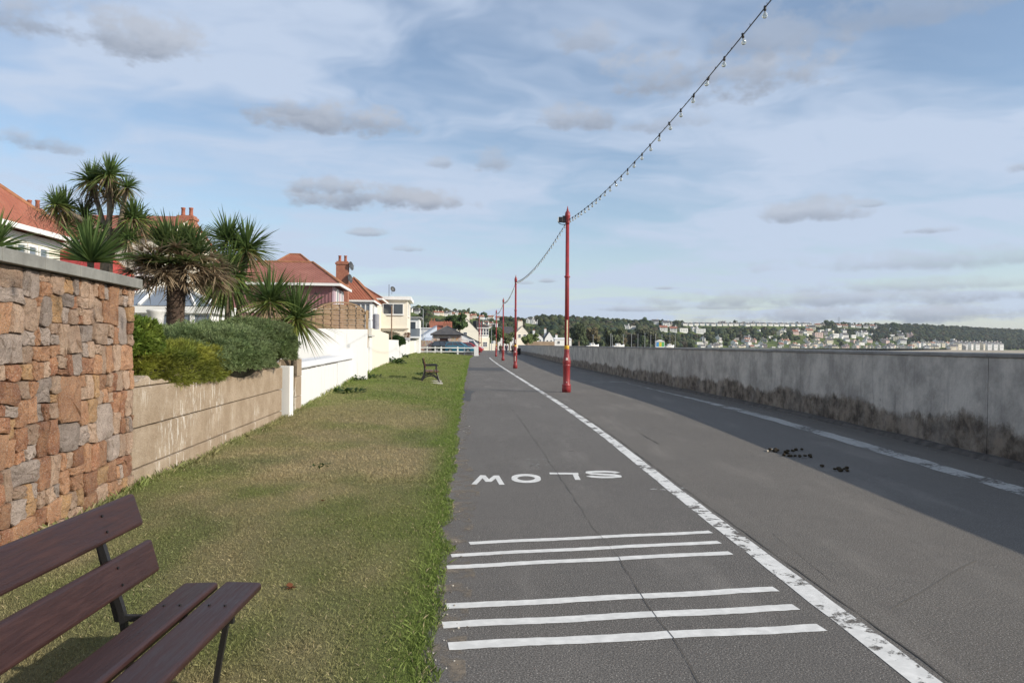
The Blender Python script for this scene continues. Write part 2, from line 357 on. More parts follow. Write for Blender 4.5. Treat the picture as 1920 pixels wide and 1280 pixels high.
crack_and_shade([(1200, 812), (1235, 832)], .016, pav); crack_and_shade([(1590, 930), (1640, 945), (1700, 965)], .006, pav, mat=SEAM); crack_and_shade([(1670, 1140), (1760, 1090), (1830, 1050)], .006, pav, mat=SEAM)
crack_and_shade([(1100, 720), (1180, 760), (1300, 800)], .006, pav, mat=SEAM); crack_and_shade([(1450, 1000), (1560, 1090)], .004, pav, mat=SEAM)
# painted markings
mk = MB(); ys = np.arange(-3, 92, .35); mk.strip([(float(lineX(y)), y) for y in ys], .155, .0026, jit=.006); mk.build('centre_line', PAINT_W, cyc)
mk = MB(); ys = np.arange(5, 32, .4); mk.strip([(float(seaX(y))-1.12+.012*(y-10), y) for y in ys], [.32*min(1, max(.12, (31-y)/14)) for y in ys], .0026, jit=.03); mk.build('edge_line', PAINT_F, pav)
bars = [((880,1018),(1333,997),.085), ((846,1041),(1349,1016),.085), ((838,1063),(1370,1036),.09), ((836,1137),(1455,1104),.095), ((830,1172),(1493,1138),.1), ((841,1211),(1541,1176),.105)]
for a, c, w in bars:
    A, B = G(*a), G(*c); n = 40
    MB().strip([A.lerp(B, i/n) + Vector((0, .006*math.sin(i*.35+A.y*3), 0)) for i in range(n+1)], w, .0026, jit=.004).build('rumble_bar', PAINT, cyc)
def letter(strokes, px0, px1, py0, py1):        # strokes in a unit square, seen upside down from here
    A = G(px0, py1); Bv = G(px1, (py0+py1)/2); near = A.y; far = G((px0+px1)/2, py0).y; x0, x1 = G(px0, (py0+py1)/2).x, G(px1, (py0+py1)/2).x
    mb = MB()
    for k_, (st, w) in enumerate(strokes): mb_pts = [(x1+(x0-x1)*u, far+(near-far)*v) for u, v in st]; outline(mb, mb_pts, w, .0022+.0006*k_)
    return mb
def outline(mb, pts, w, sx):
    pts = [Vector((p[0], p[1], 0)) for p in pts]; n = len(pts); vs = []
    for i, p in enumerate(pts):
        t = pts[min(i+1, n-1)] - pts[max(i-1, 0)]; t.normalize(); a = Vector((-t.y, t.x, 0))
        ww = w*(.62+.82*abs(t.x))       # stretched letters: cross strokes are longer along the path
        vs += [p+a*ww/2+Vector((0, 0, sx)), p-a*ww/2+Vector((0, 0, sx))]
    mb.add(vs, [(2*i, 2*i+1, 2*i+3, 2*i+2) for i in range(n-1)])
Wst = [([(.04, 1), (.26, 0)], .085), ([(.26, .02), (.5, .72)], .085), ([(.5, .72), (.74, .02)], .085), ([(.74, 0), (.96, 1)], .085)]
Ost = [([(.5+.40*math.cos(a), .5+.41*math.sin(a)) for a in np.linspace(0, 2*math.pi, 33)], .105)]
Lst = [([(.12, 1), (.12, .0)], .105), ([(.0, .09), (1, .09)], .085)]
Sst = [([(.93, .74), (.82, .88), (.6, .93), (.35, .92), (.13, .83), (.1, .70), (.22, .58), (.5, .51), (.78, .43), (.9, .30), (.86, .16), (.62, .07), (.38, .07), (.16, .13), (.06, .27)], .09)]
for st, bx in ((Wst, (889, 944, 891, 908)), (Ost, (959, 1014, 889, 904)), (Lst, (1032, 1087, 886.5, 899)), (Sst, (1098, 1164, 883, 895))):
    # unit v: 0 = foot of letter (far from us? letters are upside down, so the foot lies at the far side)
    letter([([(u, 0.0+v) for u, v in s], w) for s, w in [(q[0], q[1]) for q in st]], *bx).build('painted_letter', PAINT, cyc)
# faint worn bicycle mark and scraps of old paint
mb = MB()
for cx in (986, 1012):
    c = G(cx, 866); mb.strip([(c.x+.17*math.cos(a), c.y+.28*math.sin(a)) for a in np.linspace(0, 6.3, 22)], .03, .0022)
c0, c1 = G(986, 866), G(1012, 866); k = (c1-c0)
for a, c in (((0, 0), (.35, -.6)), ((.35, -.6), (.8, -.55)), ((.8, -.55), (1, 0)), ((.45, 0), (.35, -.6)), ((.45, 0), (.8, -.55)), ((.3, -.75), (.42, -.75)), ((.78, -.75), (.9, -.8))):
    A = c0+k*a[0]+Vector((0, a[1]*.6, 0)); B = c0+k*c[0]+Vector((0, c[1]*.6, 0)); mb.strip([A, A.lerp(B, .5), B], .03, .0026)
mb.build('bicycle_mark', paint('ghost_paint', .68, (.36, .35, .32), 22), cyc)
mb = MB()
for px, py, w in ((1226, 917, .07), (1244, 918, .06), (1284, 915, .06), (1160, 716, .9), (1120, 717, .5), (925, 693, .7)):
    c = G(px, py); mb.strip([(c.x-w/2, c.y), (c.x, c.y+.02), (c.x+w/2, c.y)], .05 if py > 800 else .12, .0022, jit=.01)
mb.build('paint_scrap', PAINT_F, pav)
# ------------------------------------------------------------------ lawn
def lawn_col(x, y):
    e = np.clip((edgeX(y)-x), 0, 10)
    dry = fbm(x*.55+3, y*.38, 4)*1.0 + .42*(fbm(x*1.9, y*1.3+8, 3)-.5)
    far = np.clip((y-9)/16, 0, 1)
    dry = np.clip((dry-.27)/.36, 0, 1)*(1-.80*far) + .16*(1-.85*far)
    lush = np.exp(-(e/.34)**2)*1.0 + np.clip((fbm(x*.8+40, y*.5+5, 3)-.62)*5, 0, 1)*.5 + np.exp(-np.clip(x-wallX(y), 0, 9)/.15)*.4
    dry = np.clip(dry*(1-np.clip(lush, 0, 1)), 0, 1)
    g = np.array([.180, .222, .055]); bl = np.array([.135, .168, .072]); d = np.array([.40, .335, .185]); br = np.array([.30, .24, .145])
    s = fbm(x*1.3+80, y+3, 3)[..., None]
    lu = np.clip(lush, 0, 1)[..., None]; fr = far[..., None]; gg = (g*(1-s)+bl*s)*(1-.55*fr)+np.array([.175, .25, .045])*.55*fr; gg = gg*(1-.6*lu)+np.array([.16, .235, .045])*.6*lu
    c = gg*(1-dry[..., None]) + (d*(1-.45*s)+br*.45*s)*dry[..., None]
    return c
ys = np.concatenate([np.arange(-4, 12, .16), np.arange(12, 34, .35), np.arange(34, 106.3, .9)]); nx = 44
Xg = []; Yg = []
for y in ys:
    e = edgeX(y) + (fbm(np.array(y*1.7), np.array(2.2))-.5)*.14 + (vnoise(y*6., 4.)-.5)*.05
    Xg.append(np.linspace(float(e), float(wallX(y))-.12, nx)); Yg.append(np.full(nx, y))
Xg = np.array(Xg); Yg = np.array(Yg); Zg = lawn_z(Xg, Yg) + (RNG.random(Xg.shape)-.5)*.012; Zg[:, 0] = .001
idx = np.arange(Xg.size).reshape(Xg.shape); F = np.stack([idx[:-1, :-1], idx[1:, :-1], idx[1:, 1:], idx[:-1, 1:]], -1).reshape(-1, 4)
m, b = new_mat('turf'); a = m.node_tree.nodes.new('ShaderNodeAttribute'); a.attribute_name = 'Col'; v = coords()
setc(b, 'Base Color', mixc(sstep(noise(v, 28, 5, .7), .3, .7), mixc(.55, a.outputs[0], (.09, .075, .04)), a.outputs[0])); setc(b, 'Roughness', 1.0); b.inputs['Specular IOR Level'].default_value = .1
bump(b, noise(v, 40, 5, .7), .9, .03); TURF = m
lawn = link('lawn', npmesh('lawn', np.stack([Xg, Yg, Zg], -1).reshape(-1, 3), F, lawn_col(Xg, Yg).reshape(-1, 3)*.8, TURF, True)); struct(lawn)
def blades(n, y0, y1, hmin, hmax, w, pw=1.0, edge=False):
    y = y0 + (y1-y0)*RNG.random(n)**pw
    e = edgeX(y) + (fbm(y*1.7, np.full(n, 2.2))-.5)*.14 + (vnoise(y*6., np.full(n, 4.))-.5)*.05
    wx = wallX(y)
    if edge == 1: x = e + .05 - np.abs(RNG.normal(0, .11, n))
    elif edge == 2: x = wx + np.abs(RNG.normal(0, .06, n)) + .02
    else: x = e + (wx-e)*RNG.random(n)
    z = np.maximum(lawn_z(x, y), 0)-.004
    h = hmin + (hmax-hmin)*RNG.random(n)**2
    a = RNG.random(n)*6.283; lean = RNG.normal(0, .6, n)*h; b2 = RNG.random(n)*6.283
    dx, dy = np.cos(a)*w*.5, np.sin(a)*w*.5; lx, ly = np.cos(b2)*lean, np.sin(b2)*lean
    p0 = np.stack([x-dx, y-dy, z], -1); p1 = np.stack([x+dx, y+dy, z], -1)
    p2 = np.stack([x+lx*.45+dx*.7, y+ly*.45+dy*.7, z+h*.62], -1); p3 = np.stack([x+lx, y+ly, z+h*.9], -1)
    vv = np.stack([p0, p1, p2, p3], 1).reshape(-1, 3); i = np.arange(n)[:, None]*4
    ff = np.concatenate([i+np.array([[0, 1, 2]]), i+np.array([[0, 2, 3]])])
    c = lawn_col(x, y); k = RNG.random(n)[:, None]; straw = (RNG.random(n) < .05)[:, None]
    c = c*(.72+.58*k); c = np.where(straw, np.array([.44, .37, .22])*(.7+.5*k), c)
    return vv, ff, np.repeat(c, 4, 0)
parts = [blades(330000, 2.2, 9, .008, .028, .0027, 1.25), blades(150000, 8.5, 24, .012, .038, .006, 1.3), blades(60000, 13, 34, .016, .045, .011, .8), blades(80000, 18, 50, .020, .055, .016, .9), blades(45000, 48, 105, .04, .10, .04),
         blades(22000, 2.2, 24, .018, .05, .0042, 1.5, 1), blades(9000, 24, 80, .04, .10, .016, 1.3, 1), blades(5000, 2.5, 20, .04, .12, .006, 1, 2), blades(5000, 20, 100, .06, .22, .02, 1, 2)]
off = 0; VV = []; FF = []; CC = []
for vv, ff, cc in parts: VV.append(vv); FF.append(ff+off); CC.append(cc); off += len(vv)
tag(link('grass', npmesh('grass', np.concatenate(VV), np.concatenate(FF), np.concatenate(CC), GRASSM)), 'short dry green and straw coloured grass of the verge', 'grass', kind='stuff')
# grit, shell bits and small stones along the edges
bmg = bmesh.new(); bmesh.ops.create_icosphere(bmg, subdivisions=1, radius=1); gv = np.array([q_.co[:] for q_ in bmg.verts]); gf = np.array([[w_.index for w_ in f_.verts] for f_ in bmg.faces]); bmg.free()
VV = []; FF = []; CC = []
for k in range(600):
    y_ = 2.8+22*random.random()**1.7; side = random.random()
    if side < .62: x_ = float(edgeX(y_))+abs(random.gauss(0, .13))-.02
    elif side < .9: x_ = float(seaX(y_))-.16-abs(random.gauss(0, .12))
    else: x_ = random.uniform(float(edgeX(y_)), float(seaX(y_)))
    r_ = random.choice([.0025, .003, .004, .005, .008 if side < .9 else .003]); c_ = random.choice([(.55, .52, .46), (.30, .27, .23), (.16, .14, .12), (.22, .17, .12)])
    VV.append(gv*np.array([r_*random.uniform(.8, 1.5), r_*random.uniform(.8, 1.5), r_*.7])*(1+RNG.normal(0, .12, (len(gv), 1)))+np.array([x_, y_, r_*.45])); FF.append(gf+k*len(gv)); CC.append(np.tile(np.array(c_), (len(gv), 1)))
tag(link('grit', npmesh('grit', np.concatenate(VV), np.concatenate(FF), np.concatenate(CC), CROWN)), 'loose grit and shell bits along the path edges', 'grit', kind='stuff')
# broad-leaved weeds, plus one tuft standing in for the far bench's shadow
def weed(px, py, size, n, label, Y=None, tall=.6):
    if Y: p = P(px, py, Y); x, y = p.x, p.y
    else:
        p = G(px, py); x, y = p.x, p.y
        for _ in range(12): p = G(px, py, float(lawn_z(x, y))); x, y = p.x, p.y
    z = float(lawn_z(x, y)); mb = MB()
    for i in range(n):
        a = random.random()*6.28; r = size*math.sqrt(random.random())*.8; c = Vector((math.cos(a)*r, math.sin(a)*r*1.3, random.random()*size*tall*(1-r/size*.7)))
        L = size*random.uniform(.22, .4); d = Vector((math.cos(a)+random.gauss(0, .5), math.sin(a)+random.gauss(0, .5), random.uniform(-.1, .8))).normalized()*L; s_ = d.cross(Vector((0, 0, 1))).normalized()*L*.33
        k = random.uniform(.7, 1.3); mb.add([c, c+d*.5+s_, c+d, c+d*.5-s_], [(0, 1, 2), (0, 2, 3)], col=(.05*k, .09*k, .025*k))
    o = mb.build('weed', LEAF, loc=(x, y, z-.02)); return tag(o, label, 'weed', 'weeds growing in the grass verge')
weed(652, 736, .55, 90, 'dark leafy weed patch in the grass beside the white wall', tall=.35)
weed(672, 713, .40, 80, 'bushy dark weed where the long white wall meets the grass'); weed(695, 709, .5, 70, 'low spreading weed just right of the bushy weed by the white wall', tall=.3)
weed(606, 874, .17, 40, 'small dark weed rosette low in the dry foreground lawn', tall=.3)
weed(742, 682, .8, 120, 'weed clump at the foot of the white wall past the cream wall section'); weed(752, 672, .8, 100, 'rough weeds at the wall foot left of the distant bench back')
weed(768, 662, 1.2, 160, 'tall scruffy weeds at the far end of the garden wall'); weed(785, 659, 1.1, 120, 'scruffy weeds in front of the left end of the white rail fence'); weed(787, 703, .42, 60, 'dark leaf tuft standing in for the shadow behind the distant bench', tall=.3)  # last tuft: dark leaves put where the bench's shadow falls
weed(846, 664, .9, 60, 'low dark hump of weeds on the grass before the cars', tall=.2)
for px, py, n_ in ((545, 1101, 7), (85+520, 939, 3)):
    p = G(px, py, .035); mb = MB()
    for i in range(n_):
        a = random.random()*6.28; d = Vector((math.cos(a), math.sin(a), random.uniform(.1, .7)))*.035; s_ = d.cross(Vector((0, 0, 1)))*.7
        mb.add([(0, 0, 0), d*.6+s_, d, d*.6-s_], [(0, 1, 2), (0, 2, 3)], col=(.22, .085, .04))
    tag(mb.build('fallen_leaf', LEAF, loc=p), 'curled red-brown leaf lying on the grass beyond the bench' if n_ == 7 else 'tiny brown leaf scrap lying on the dry lawn', 'leaf')
# ------------------------------------------------------------------ sea wall
m, b = new_mat('sea_wall_concrete'); v = coords(); x, y, z = separate(v)
edge = noise(combine(0.0, y*1.0, 0.0), .42, 6, .62)*.95 + noise(combine(0.0, y*1.0, z*.8), 3, 5, .75)*.42
hgt = z - edge
low = sstep(hgt, -.10, -.25)*(.80 + .20*sstep(noise(v, 1.7, 5, .7), .38, .55))
streak = noise(combine(x*1.0, y*1.0, z*.12), 7, 5, .65); blot = noise(v, 1.4, 6, .68)
col = mixc(sstep(blot, .33, .68), (.31, .29, .26), (.56, .525, .465)); col = mixc(sstep(streak, .52, .78)*.55, col, (.16, .155, .15))
col = mixc(sstep(noise(v, 4.5, 6, .75), .60, .72)*.6, col, (.14, .135, .13))
col = mixc(sstep(noise(combine(x*1.0, y*1.0, z*.3), 3.2, 6, .7), .62, .74)*.6, col, (.52, .51, .48))
dark = mixc(sstep(noise(v, 3, 6, .7), .35, .65), (.055, .043, .032), (.24, .20, .155))
col = mixc(low, col, dark)
setc(b, 'Base Color', col); setc(b, 'Roughness', .9); bump(b, (1-low)*.9 + noise(v, 14, 6, .7)*.6, .8, .025); SEAW = m
sw = thing('sea_wall', 'long curving grey concrete sea wall with dark stained foot beside the promenade', 'sea wall')
edges_y = [-6, 4.3, 10.8, 17.6, 24.4, 31.2, 38, 45, 52, 60, 68, 76, 85, 95, 106, 118, 131, 145]
for a, c in zip(edges_y[:-1], edges_y[1:]):
    ys = np.linspace(a+.007, c-.007, 9); vs = []
    for y_ in ys:
        xw = float(seaX(y_)); vs += [(xw, y_, -.05), (xw+.02, y_, .02), (xw+.045, y_, 1.455), (xw+.06, y_, 1.47), (xw+.55, y_, 1.47), (xw+.55, y_, -4)]
    k = 6; fs = [(i*k+j, (i+1)*k+j, (i+1)*k+(j+1) % k, i*k+(j+1) % k) for i in range(8) for j in range(k)] + [tuple(range(k))[::-1], tuple(range(8*k, 9*k))]
    MB().add(vs, fs).build('wall_panel', SEAW, sw)
    vs = []
    for y_ in ys: xw = float(seaX(y_)); vs += [(xw+.025, y_, 1.471), (xw+.015, y_, 1.515), (xw+.03, y_, 1.53), (xw+.58, y_, 1.53), (xw+.58, y_, 1.471)]
    k = 5; fs = [(i*k+j, (i+1)*k+j, (i+1)*k+(j+1) % k, i*k+(j+1) % k) for i in range(8) for j in range(k)] + [tuple(range(k))[::-1], tuple(range(8*k, 9*k))]
    MB().add(vs, fs).build('coping', plain('coping_concrete', (.33, .325, .31), .9, .3, 3), sw)
ys = np.arange(-5, 144, .6); mb = MB(); vs = []
for y_ in ys:
    xw = float(seaX(y_)); h_ = .05+.02*float(vnoise(y_*1.7, 3.)); o_ = .13+.03*float(vnoise(y_*2.1, 8.)); vs += [(xw-o_, y_, 0), (xw-o_+.05, y_, h_), (xw+.02, y_, h_+.01)]
mb.add(vs, [(i*3+j, i*3+j+1, i*3+j+4, i*3+j+3) for i in range(len(ys)-1) for j in range(2)]); mb.build('footing', plain('footing_concrete', (.11, .10, .09), .95, .5, 4), sw)
# ------------------------------------------------------------------ stone wall
STONES = []
for i, (c0, c1) in enumerate((((.37, .18, .090), (.49, .265, .14)), ((.40, .26, .175), (.51, .36, .255)), ((.32, .255, .215), (.46, .375, .32)), ((.29, .12, .060), (.44, .215, .105)), ((.48, .285, .13), (.42, .24, .11)))):
    m, b = new_mat('granite_%d' % i); v = coords(); oi = m.node_tree.nodes.new('ShaderNodeObjectInfo')
    vv = m.node_tree.nodes.new('ShaderNodeVectorMath'); vv.operation = 'ADD'; V.nt.links.new(v, vv.inputs[0]); V.nt.links.new(combine(V(oi.outputs['Random'])*40, 0.0, 0.0), vv.inputs[1]); w_ = vv.outputs[0]
    col = mixc(sstep(noise(w_, 5, 5, .65), .35, .65), c0, c1)
    col = mixc(sstep(noise(w_, 3.2, 5, .7), .60, .70)*.6, col, (.17, .075, .045))
    col = mixc(sstep(noise(w_, 120, 2, .7), .52, .66)*.6, col, (.60, .50, .41)); col = mixc(sstep(noise(w_, 110, 2, .7), .54, .64)*.7, col, (.11, .07, .05))
    br = V(oi.outputs['Random'])*.45 + .78
    hs = m.node_tree.nodes.new('ShaderNodeHueSaturation'); V.nt.links.new(col, hs.inputs['Color']); V.nt.links.new(br.s, hs.inputs['Value'])
    setc(b, 'Base Color', hs.outputs[0]); setc(b, 'Roughness', .9); bump(b, noise(w_, 26, 8, .8), 1.0, .045); STONES.append(m)
MORTAR = plain('mortar', (.09, .05, .033), 1, .4, 8, .8, 30)
A = Vector((wallX(1.0), 1.0, 0)); B = Vector((-4.05, 7.97, 0)); LW = (B-A).length; uv = (B-A).normalized(); nv = Vector((uv.y, -uv.x, 0)); nv = nv if nv.x > 0 else -nv
sw_loc = A.copy(); rz = math.atan2(uv.y, uv.x)
stw = thing('stone_wall', 'tall garden wall of rough pink and orange granite blocks behind the bench', 'wall', sw_loc, rz)   # local x along, -y outward
TOPZ = 2.165
MB().box((0, .035, -.1), (LW-.03, .45, TOPZ)).build('mortar_core', MORTAR, stw)
rects = []
def split(u0, u1, v0, v1, depth=0):
    w, h = u1-u0, v1-v0; lim = random.choice([.13, .17, .22, .27, .33])
    if depth > 9 or (w <= lim*1.15 and h <= lim*1.25) or min(w, h) < .075: rects.append((u0, u1, v0, v1)); return
    if w > h*random.uniform(.75, 1.35) and w > .13:
        t = u0+w*random.uniform(.34, .66); split(u0, t, v0, v1, depth+1); split(t, u1, v0, v1, depth+1)
    else:
        t = v0+h*random.uniform(.30, .70); split(u0, u1, v0, t, depth+1); split(u0, u1, t, v1, depth+1)
random.seed(33)
for a_, c_ in ((-.04, .66), (.66, 1.30), (1.30, TOPZ)):
    u = 0
    while u < LW-.01:
        w = random.uniform(.55, 1.15); w = w if LW-u-w > .45 else LW-u
        split(u, u+w, a_, c_); u += w
def wob(u, v):
    du = (float(fbm(np.array(u*4.3), np.array(v*4.3), 3))-.5)*.085; dv = (float(fbm(np.array(u*4.1+50), np.array(v*4.1+9), 3))-.5)*.075
    return u+du*min(1, (LW-u)*8), v+dv*max(0, min(1, (TOPZ-v)*8))
random.seed(21)
for (u0, u1, v0, v1) in rects:
    g = random.uniform(.0015, .006); per = []; cu, cv = (u0+u1)/2, (v0+v1)/2; ch_ = min(u1-u0, v1-v0)
    cc_ = [random.uniform(.0, .22)*ch_ for _ in range(4)]; w, h = u1-u0-2*g, v1-v0-2*g; a0, b0 = u0+g, v0+g; a1, b1 = u1-g, v1-g
    per0 = []
    for (x_, y_, dx_, dy_, ca, cb, ln) in ((a0, b0, 1, 0, cc_[0], cc_[1], w), (a1, b0, 0, 1, cc_[1], cc_[2], h), (a1, b1, -1, 0, cc_[2], cc_[3], w), (a0, b1, 0, -1, cc_[3], cc_[0], h)):
        for t in (0, .34, .67, 1): d_ = ca+(ln-ca-cb)*t; per0.append((x_+dx_*d_, y_+dy_*d_))
    per = [wob(*q_) for q_ in per0]; per = [(a+random.gauss(0, .0025), c+random.gauss(0, .0025)) for a, c in per]; n = len(per)
    cu = sum(q_[0] for q_ in per)/n; cv = sum(q_[1] for q_ in per)/n
    prd = random.uniform(0, .020); tx, ty = random.gauss(0, .055), random.gauss(0, .055); vs = []
    for r_, (sc, dep) in enumerate(((1, -.06), (1, 0.0), (.965, .008), (.55, .013))):
        jit_ = [random.gauss(0, .005) for _ in range(n)]
        for k, (pu, pv) in enumerate(per): du, dv = pu-cu, pv-cv; vs.append((cu+du*sc, -dep-(prd+du*tx+dv*ty+jit_[k] if r_ > 1 else (prd+du*tx+dv*ty)*.8 if r_ == 1 else 0), cv+dv*sc))
    vs.append((cu, -.010-prd+random.gauss(0, .006), cv)); fs = []
    for r in range(3): fs += [(r*n+k, r*n+(k+1) % n, (r+1)*n+(k+1) % n, (r+1)*n+k) for k in range(n)]
    fs += [(3*n+k, 3*n+(k+1) % n, 4*n) for k in range(n)]
    MB().add(vs, fs).build('stone', random.choices(STONES, [3.2, 3, 2.4, 2.4, 1.2])[0], stw)
cop = plain('grey_coping', (.235, .235, .215), .9, .3, 5, .5, 30)
u = 0
while u < LW:
    e = min(u+.62, LW+.04)
    if LW-e < .3: e = LW+.04
    MB().box((u+.003, -.085, TOPZ+.004), (e-.003, .50, TOPZ+.105)).build('coping_stone', cop, stw, bevel=.006); u = e
    if u >= LW: break
# ------------------------------------------------------------------ low concrete wall
m, b = new_mat('weathered_concrete'); v = coords(); x, y, z = separate(v)
drip = noise(combine(x*1.0, y*1.0, z*.22), 17, 5, .7); reg = noise(combine(x*1.0, y*1.0, z*.5), 1.1, 3, .5)
col = mixc(sstep(noise(v, 2.2, 6, .7), .35, .68), (.30, .225, .15), (.42, .335, .245)); col = mixc(sstep(noise(v, 60, 3, .7), .50, .66)*.6, col, (.19, .14, .10)); col = mixc(sstep(noise(v, 90, 2), .60, .72)*.6, col, (.58, .50, .40))
col = mixc(V.op('MULTIPLY', sstep(drip, .53, .62), sstep(reg, .47, .60))*.85, col, (.66, .62, .55)); col = mixc(V.op('MULTIPLY', sstep(drip, .58, .70), sstep(reg, .50, .40))*.35, col, (.22, .18, .15))
setc(b, 'Base Color', col); setc(b, 'Roughness', .95); bump(b, noise(v, 45, 6, .75), .8, .02); CONC = m
A = Vector((-4.06, 8.0, 0)); B = Vector((-4.69, 15.25, 0)); LW = (B-A).length; uv = (B-A).normalized()
lw = thing('garden_wall', 'low beige concrete wall in three courses with crumbling top edge', 'wall', A, math.atan2(uv.y, uv.x))
for (z0, z1, off_, top) in ((-.1, .212, 0, 0), (.222, .655, .006, 0), (.665, 1.10, -.004, 0), (1.105, 1.17, .012, 1)):
    n = 90; vs = []
    for i in range(n+1):
        u = LW*i/n; jt = random.gauss(0, .004)
        if top: zt = z1 + (vnoise(u*9., 3.)-.55)*.09 + (vnoise(u*22., 5.)-.5)*.05; zt = max(float(zt), z0+.006); ot = off_+.02*float(vnoise(u*11., 7.))
        else: zt = z1+random.gauss(0, .0015); ot = off_
        vs += [(u, ot+.03, z0), (u, ot+random.gauss(0, .0012), z0+.012+jt*.3), (u, ot+random.gauss(0, .0012), zt-.012), (u, ot+.02, zt), (u, .42, zt)]
    fs = [(i*5+j, (i+1)*5+j, (i+1)*5+j+1, i*5+j+1) for i in range(n) for j in range(4)] + [tuple(range(5)), tuple(range(n*5, n*5+5))[::-1]]
    MB().add(vs, fs).build('wall_course', CONC, lw)
# white post and concrete pillar between the walls
p = P(535, 700, 15.45); o = MB().box((-.16, -.10, -.1), (.16, .16, 1.125)).build('white_post', WHITE, bevel=.01, loc=(p.x-.05, 15.5, 0)); tag(o, 'narrow white painted post at the end of the low concrete wall', 'post')
pl_ = thing('concrete_pillar', 'short rough concrete gate pillar in front of the small spiky palm', 'pillar', (-4.83, 16.55, 0), R(5))
for i, (z0, z1) in enumerate(((-.1, .42), (.428, .86), (.868, 1.25))): MB().box((-.26, -.34, z0), (.10+random.uniform(0, .01), .34, z1)).build('pillar_block', CONC, pl_, bevel=.012)
# ------------------------------------------------------------------ white garden walls
def wallseg(par, name, y0, y1, z0a, z1a, z1b, mat, out=0, thick=.3, x0=None, nm=None):
    n = 14; vs = []
    for i in range(n+1):
        y_ = y0+(y1-y0)*i/n; xx = float(wallX(y_))+out; zt = z1a+(z1b-z1a)*i/n
        vs += [(xx, y_, z0a), (xx, y_, zt), (xx-thick, y_, zt), (xx-thick, y_, z0a)]
    fs = [(i*4+j, (i+1)*4+j, (i+1)*4+(j+1) % 4, i*4+(j+1) % 4) for i in range(n) for j in range(4)] + [(0, 1, 2, 3), (n*4+3, n*4+2, n*4+1, n*4)]
    return MB().add(vs, fs).build(name, mat, par)
ww = thing('white_garden_wall', 'low white rendered garden wall with cracked sloping ledge right of the pillar', 'wall')
wallseg(ww, 'wall', 16.95, 27.38, -.1, .985, 1.02, WALLW, 0, .35); vs = []
# sloping ledge with a ragged crack below
n = 40; mb = MB(); vs = []
for i in range(n+1):
    y_ = 16.95+(27.38-16.95)*i/n; xx = float(wallX(y_)); z_ = .995+.035*i/n; jj = random.uniform(0, .012)
    vs += [(xx-.01, y_, z_+jj), (xx+.012, y_, z_+.03+jj), (xx-.22, y_, z_+.13), (xx-.75, y_, z_+.15), (xx-.75, y_, z_-.05)]
mb.add(vs, [(i*5+j, (i+1)*5+j, (i+1)*5+j+1, i*5+j+1) for i in range(n) for j in range(4)]); mb.build('ledge', WALLW, ww)
n = 60; MB().add([q for i in range(n+1) for q in [(float(wallX(17+10.3*i/n))+.004, 17+10.3*i/n, .975+.04*i/n+random.uniform(-.01, .008)), (float(wallX(17+10.3*i/n))+.014, 17+10.3*i/n, 1.0+.035*i/n+random.uniform(-.008, .012))]], [(2*i, 2*i+2, 2*i+3, 2*i+1) for i in range(n)]).build('crack_and_shade', plain('crack_shadow', (.10, .09, .08), 1), ww)
wallseg(ww, 'pilaster', 23.2, 24.3, -.1, .99, 1.0, WALLW, .05, .2)
# cross wall facing us, with a panel fence behind it
pb = P(690, 620, 27.6); cw = thing('cross_wall', 'tall plain white wall below the wooden fence panel', 'wall', (pb.x, 27.55, 0), R(24))
MB().box((-3.6, 0, -.1), (.0, .25, 2.13)).build('wall', WALLW, cw)
w2 = thing('buttressed_wall', 'white wall with pilasters and small concrete caps before the cream section', 'wall')
wallseg(w2, 'wall', 27.95, 34.6, -.1, 1.76, 1.79, WALLW, .0, .3)
for y0, y1, z in ((31.2, 32.1, 1.83), (33.2, 34.5, 1.90)): wallseg(w2, 'pilaster', y0, y1, -.1, z, z, WALLW, .07, .45)
for y0, y1, z in ((28.1, 31.6, 1.80), (31.9, 34.7, 1.92)): wallseg(w2, 'cap', y0, y1, z, z+.07, z+.07, plain('cap_concrete', (.5, .5, .48), .9, .2, 3), .16, .55)
for k in range(3): wallseg(w2, 'cap_block', 28.3+k*.9, 28.8+k*.9, 1.875, 2.0, 2.0, WALLW, .05, .3)
c1 = thing('cream_garden_wall', 'cream rendered wall section with top stepping down, next to white wall', 'wall'); wallseg(c1, 'wall', 34.7, 46, -.1, 2.32, 2.2, WALLC, .02, .3)
w3 = thing('far_white_wall', 'low white garden wall running past the cream section towards the rail fence', 'wall'); wallseg(w3, 'wall', 46.05, 78, -.1, 1.86, 1.92, WALLW, .0, .3)
for y_ in (58, 67): wallseg(w3, 'pilaster', y_, y_+.8, -.1, 1.9, 1.9, WALLW, .06, .2)
c2 = thing('yellowish_garden_wall', 'short pale yellow stretch of garden wall near its far end', 'wall'); wallseg(c2, 'wall', 78.05, 90, -.1, 1.92, 1.95, WALLP, .0, .3)
w4 = thing('end_garden_wall', 'last white stretch of garden wall beside the rail fence', 'wall'); wallseg(w4, 'wall', 90.05, 106.5, -.1, 2.0, 2.02, WALLW, .0, .3)
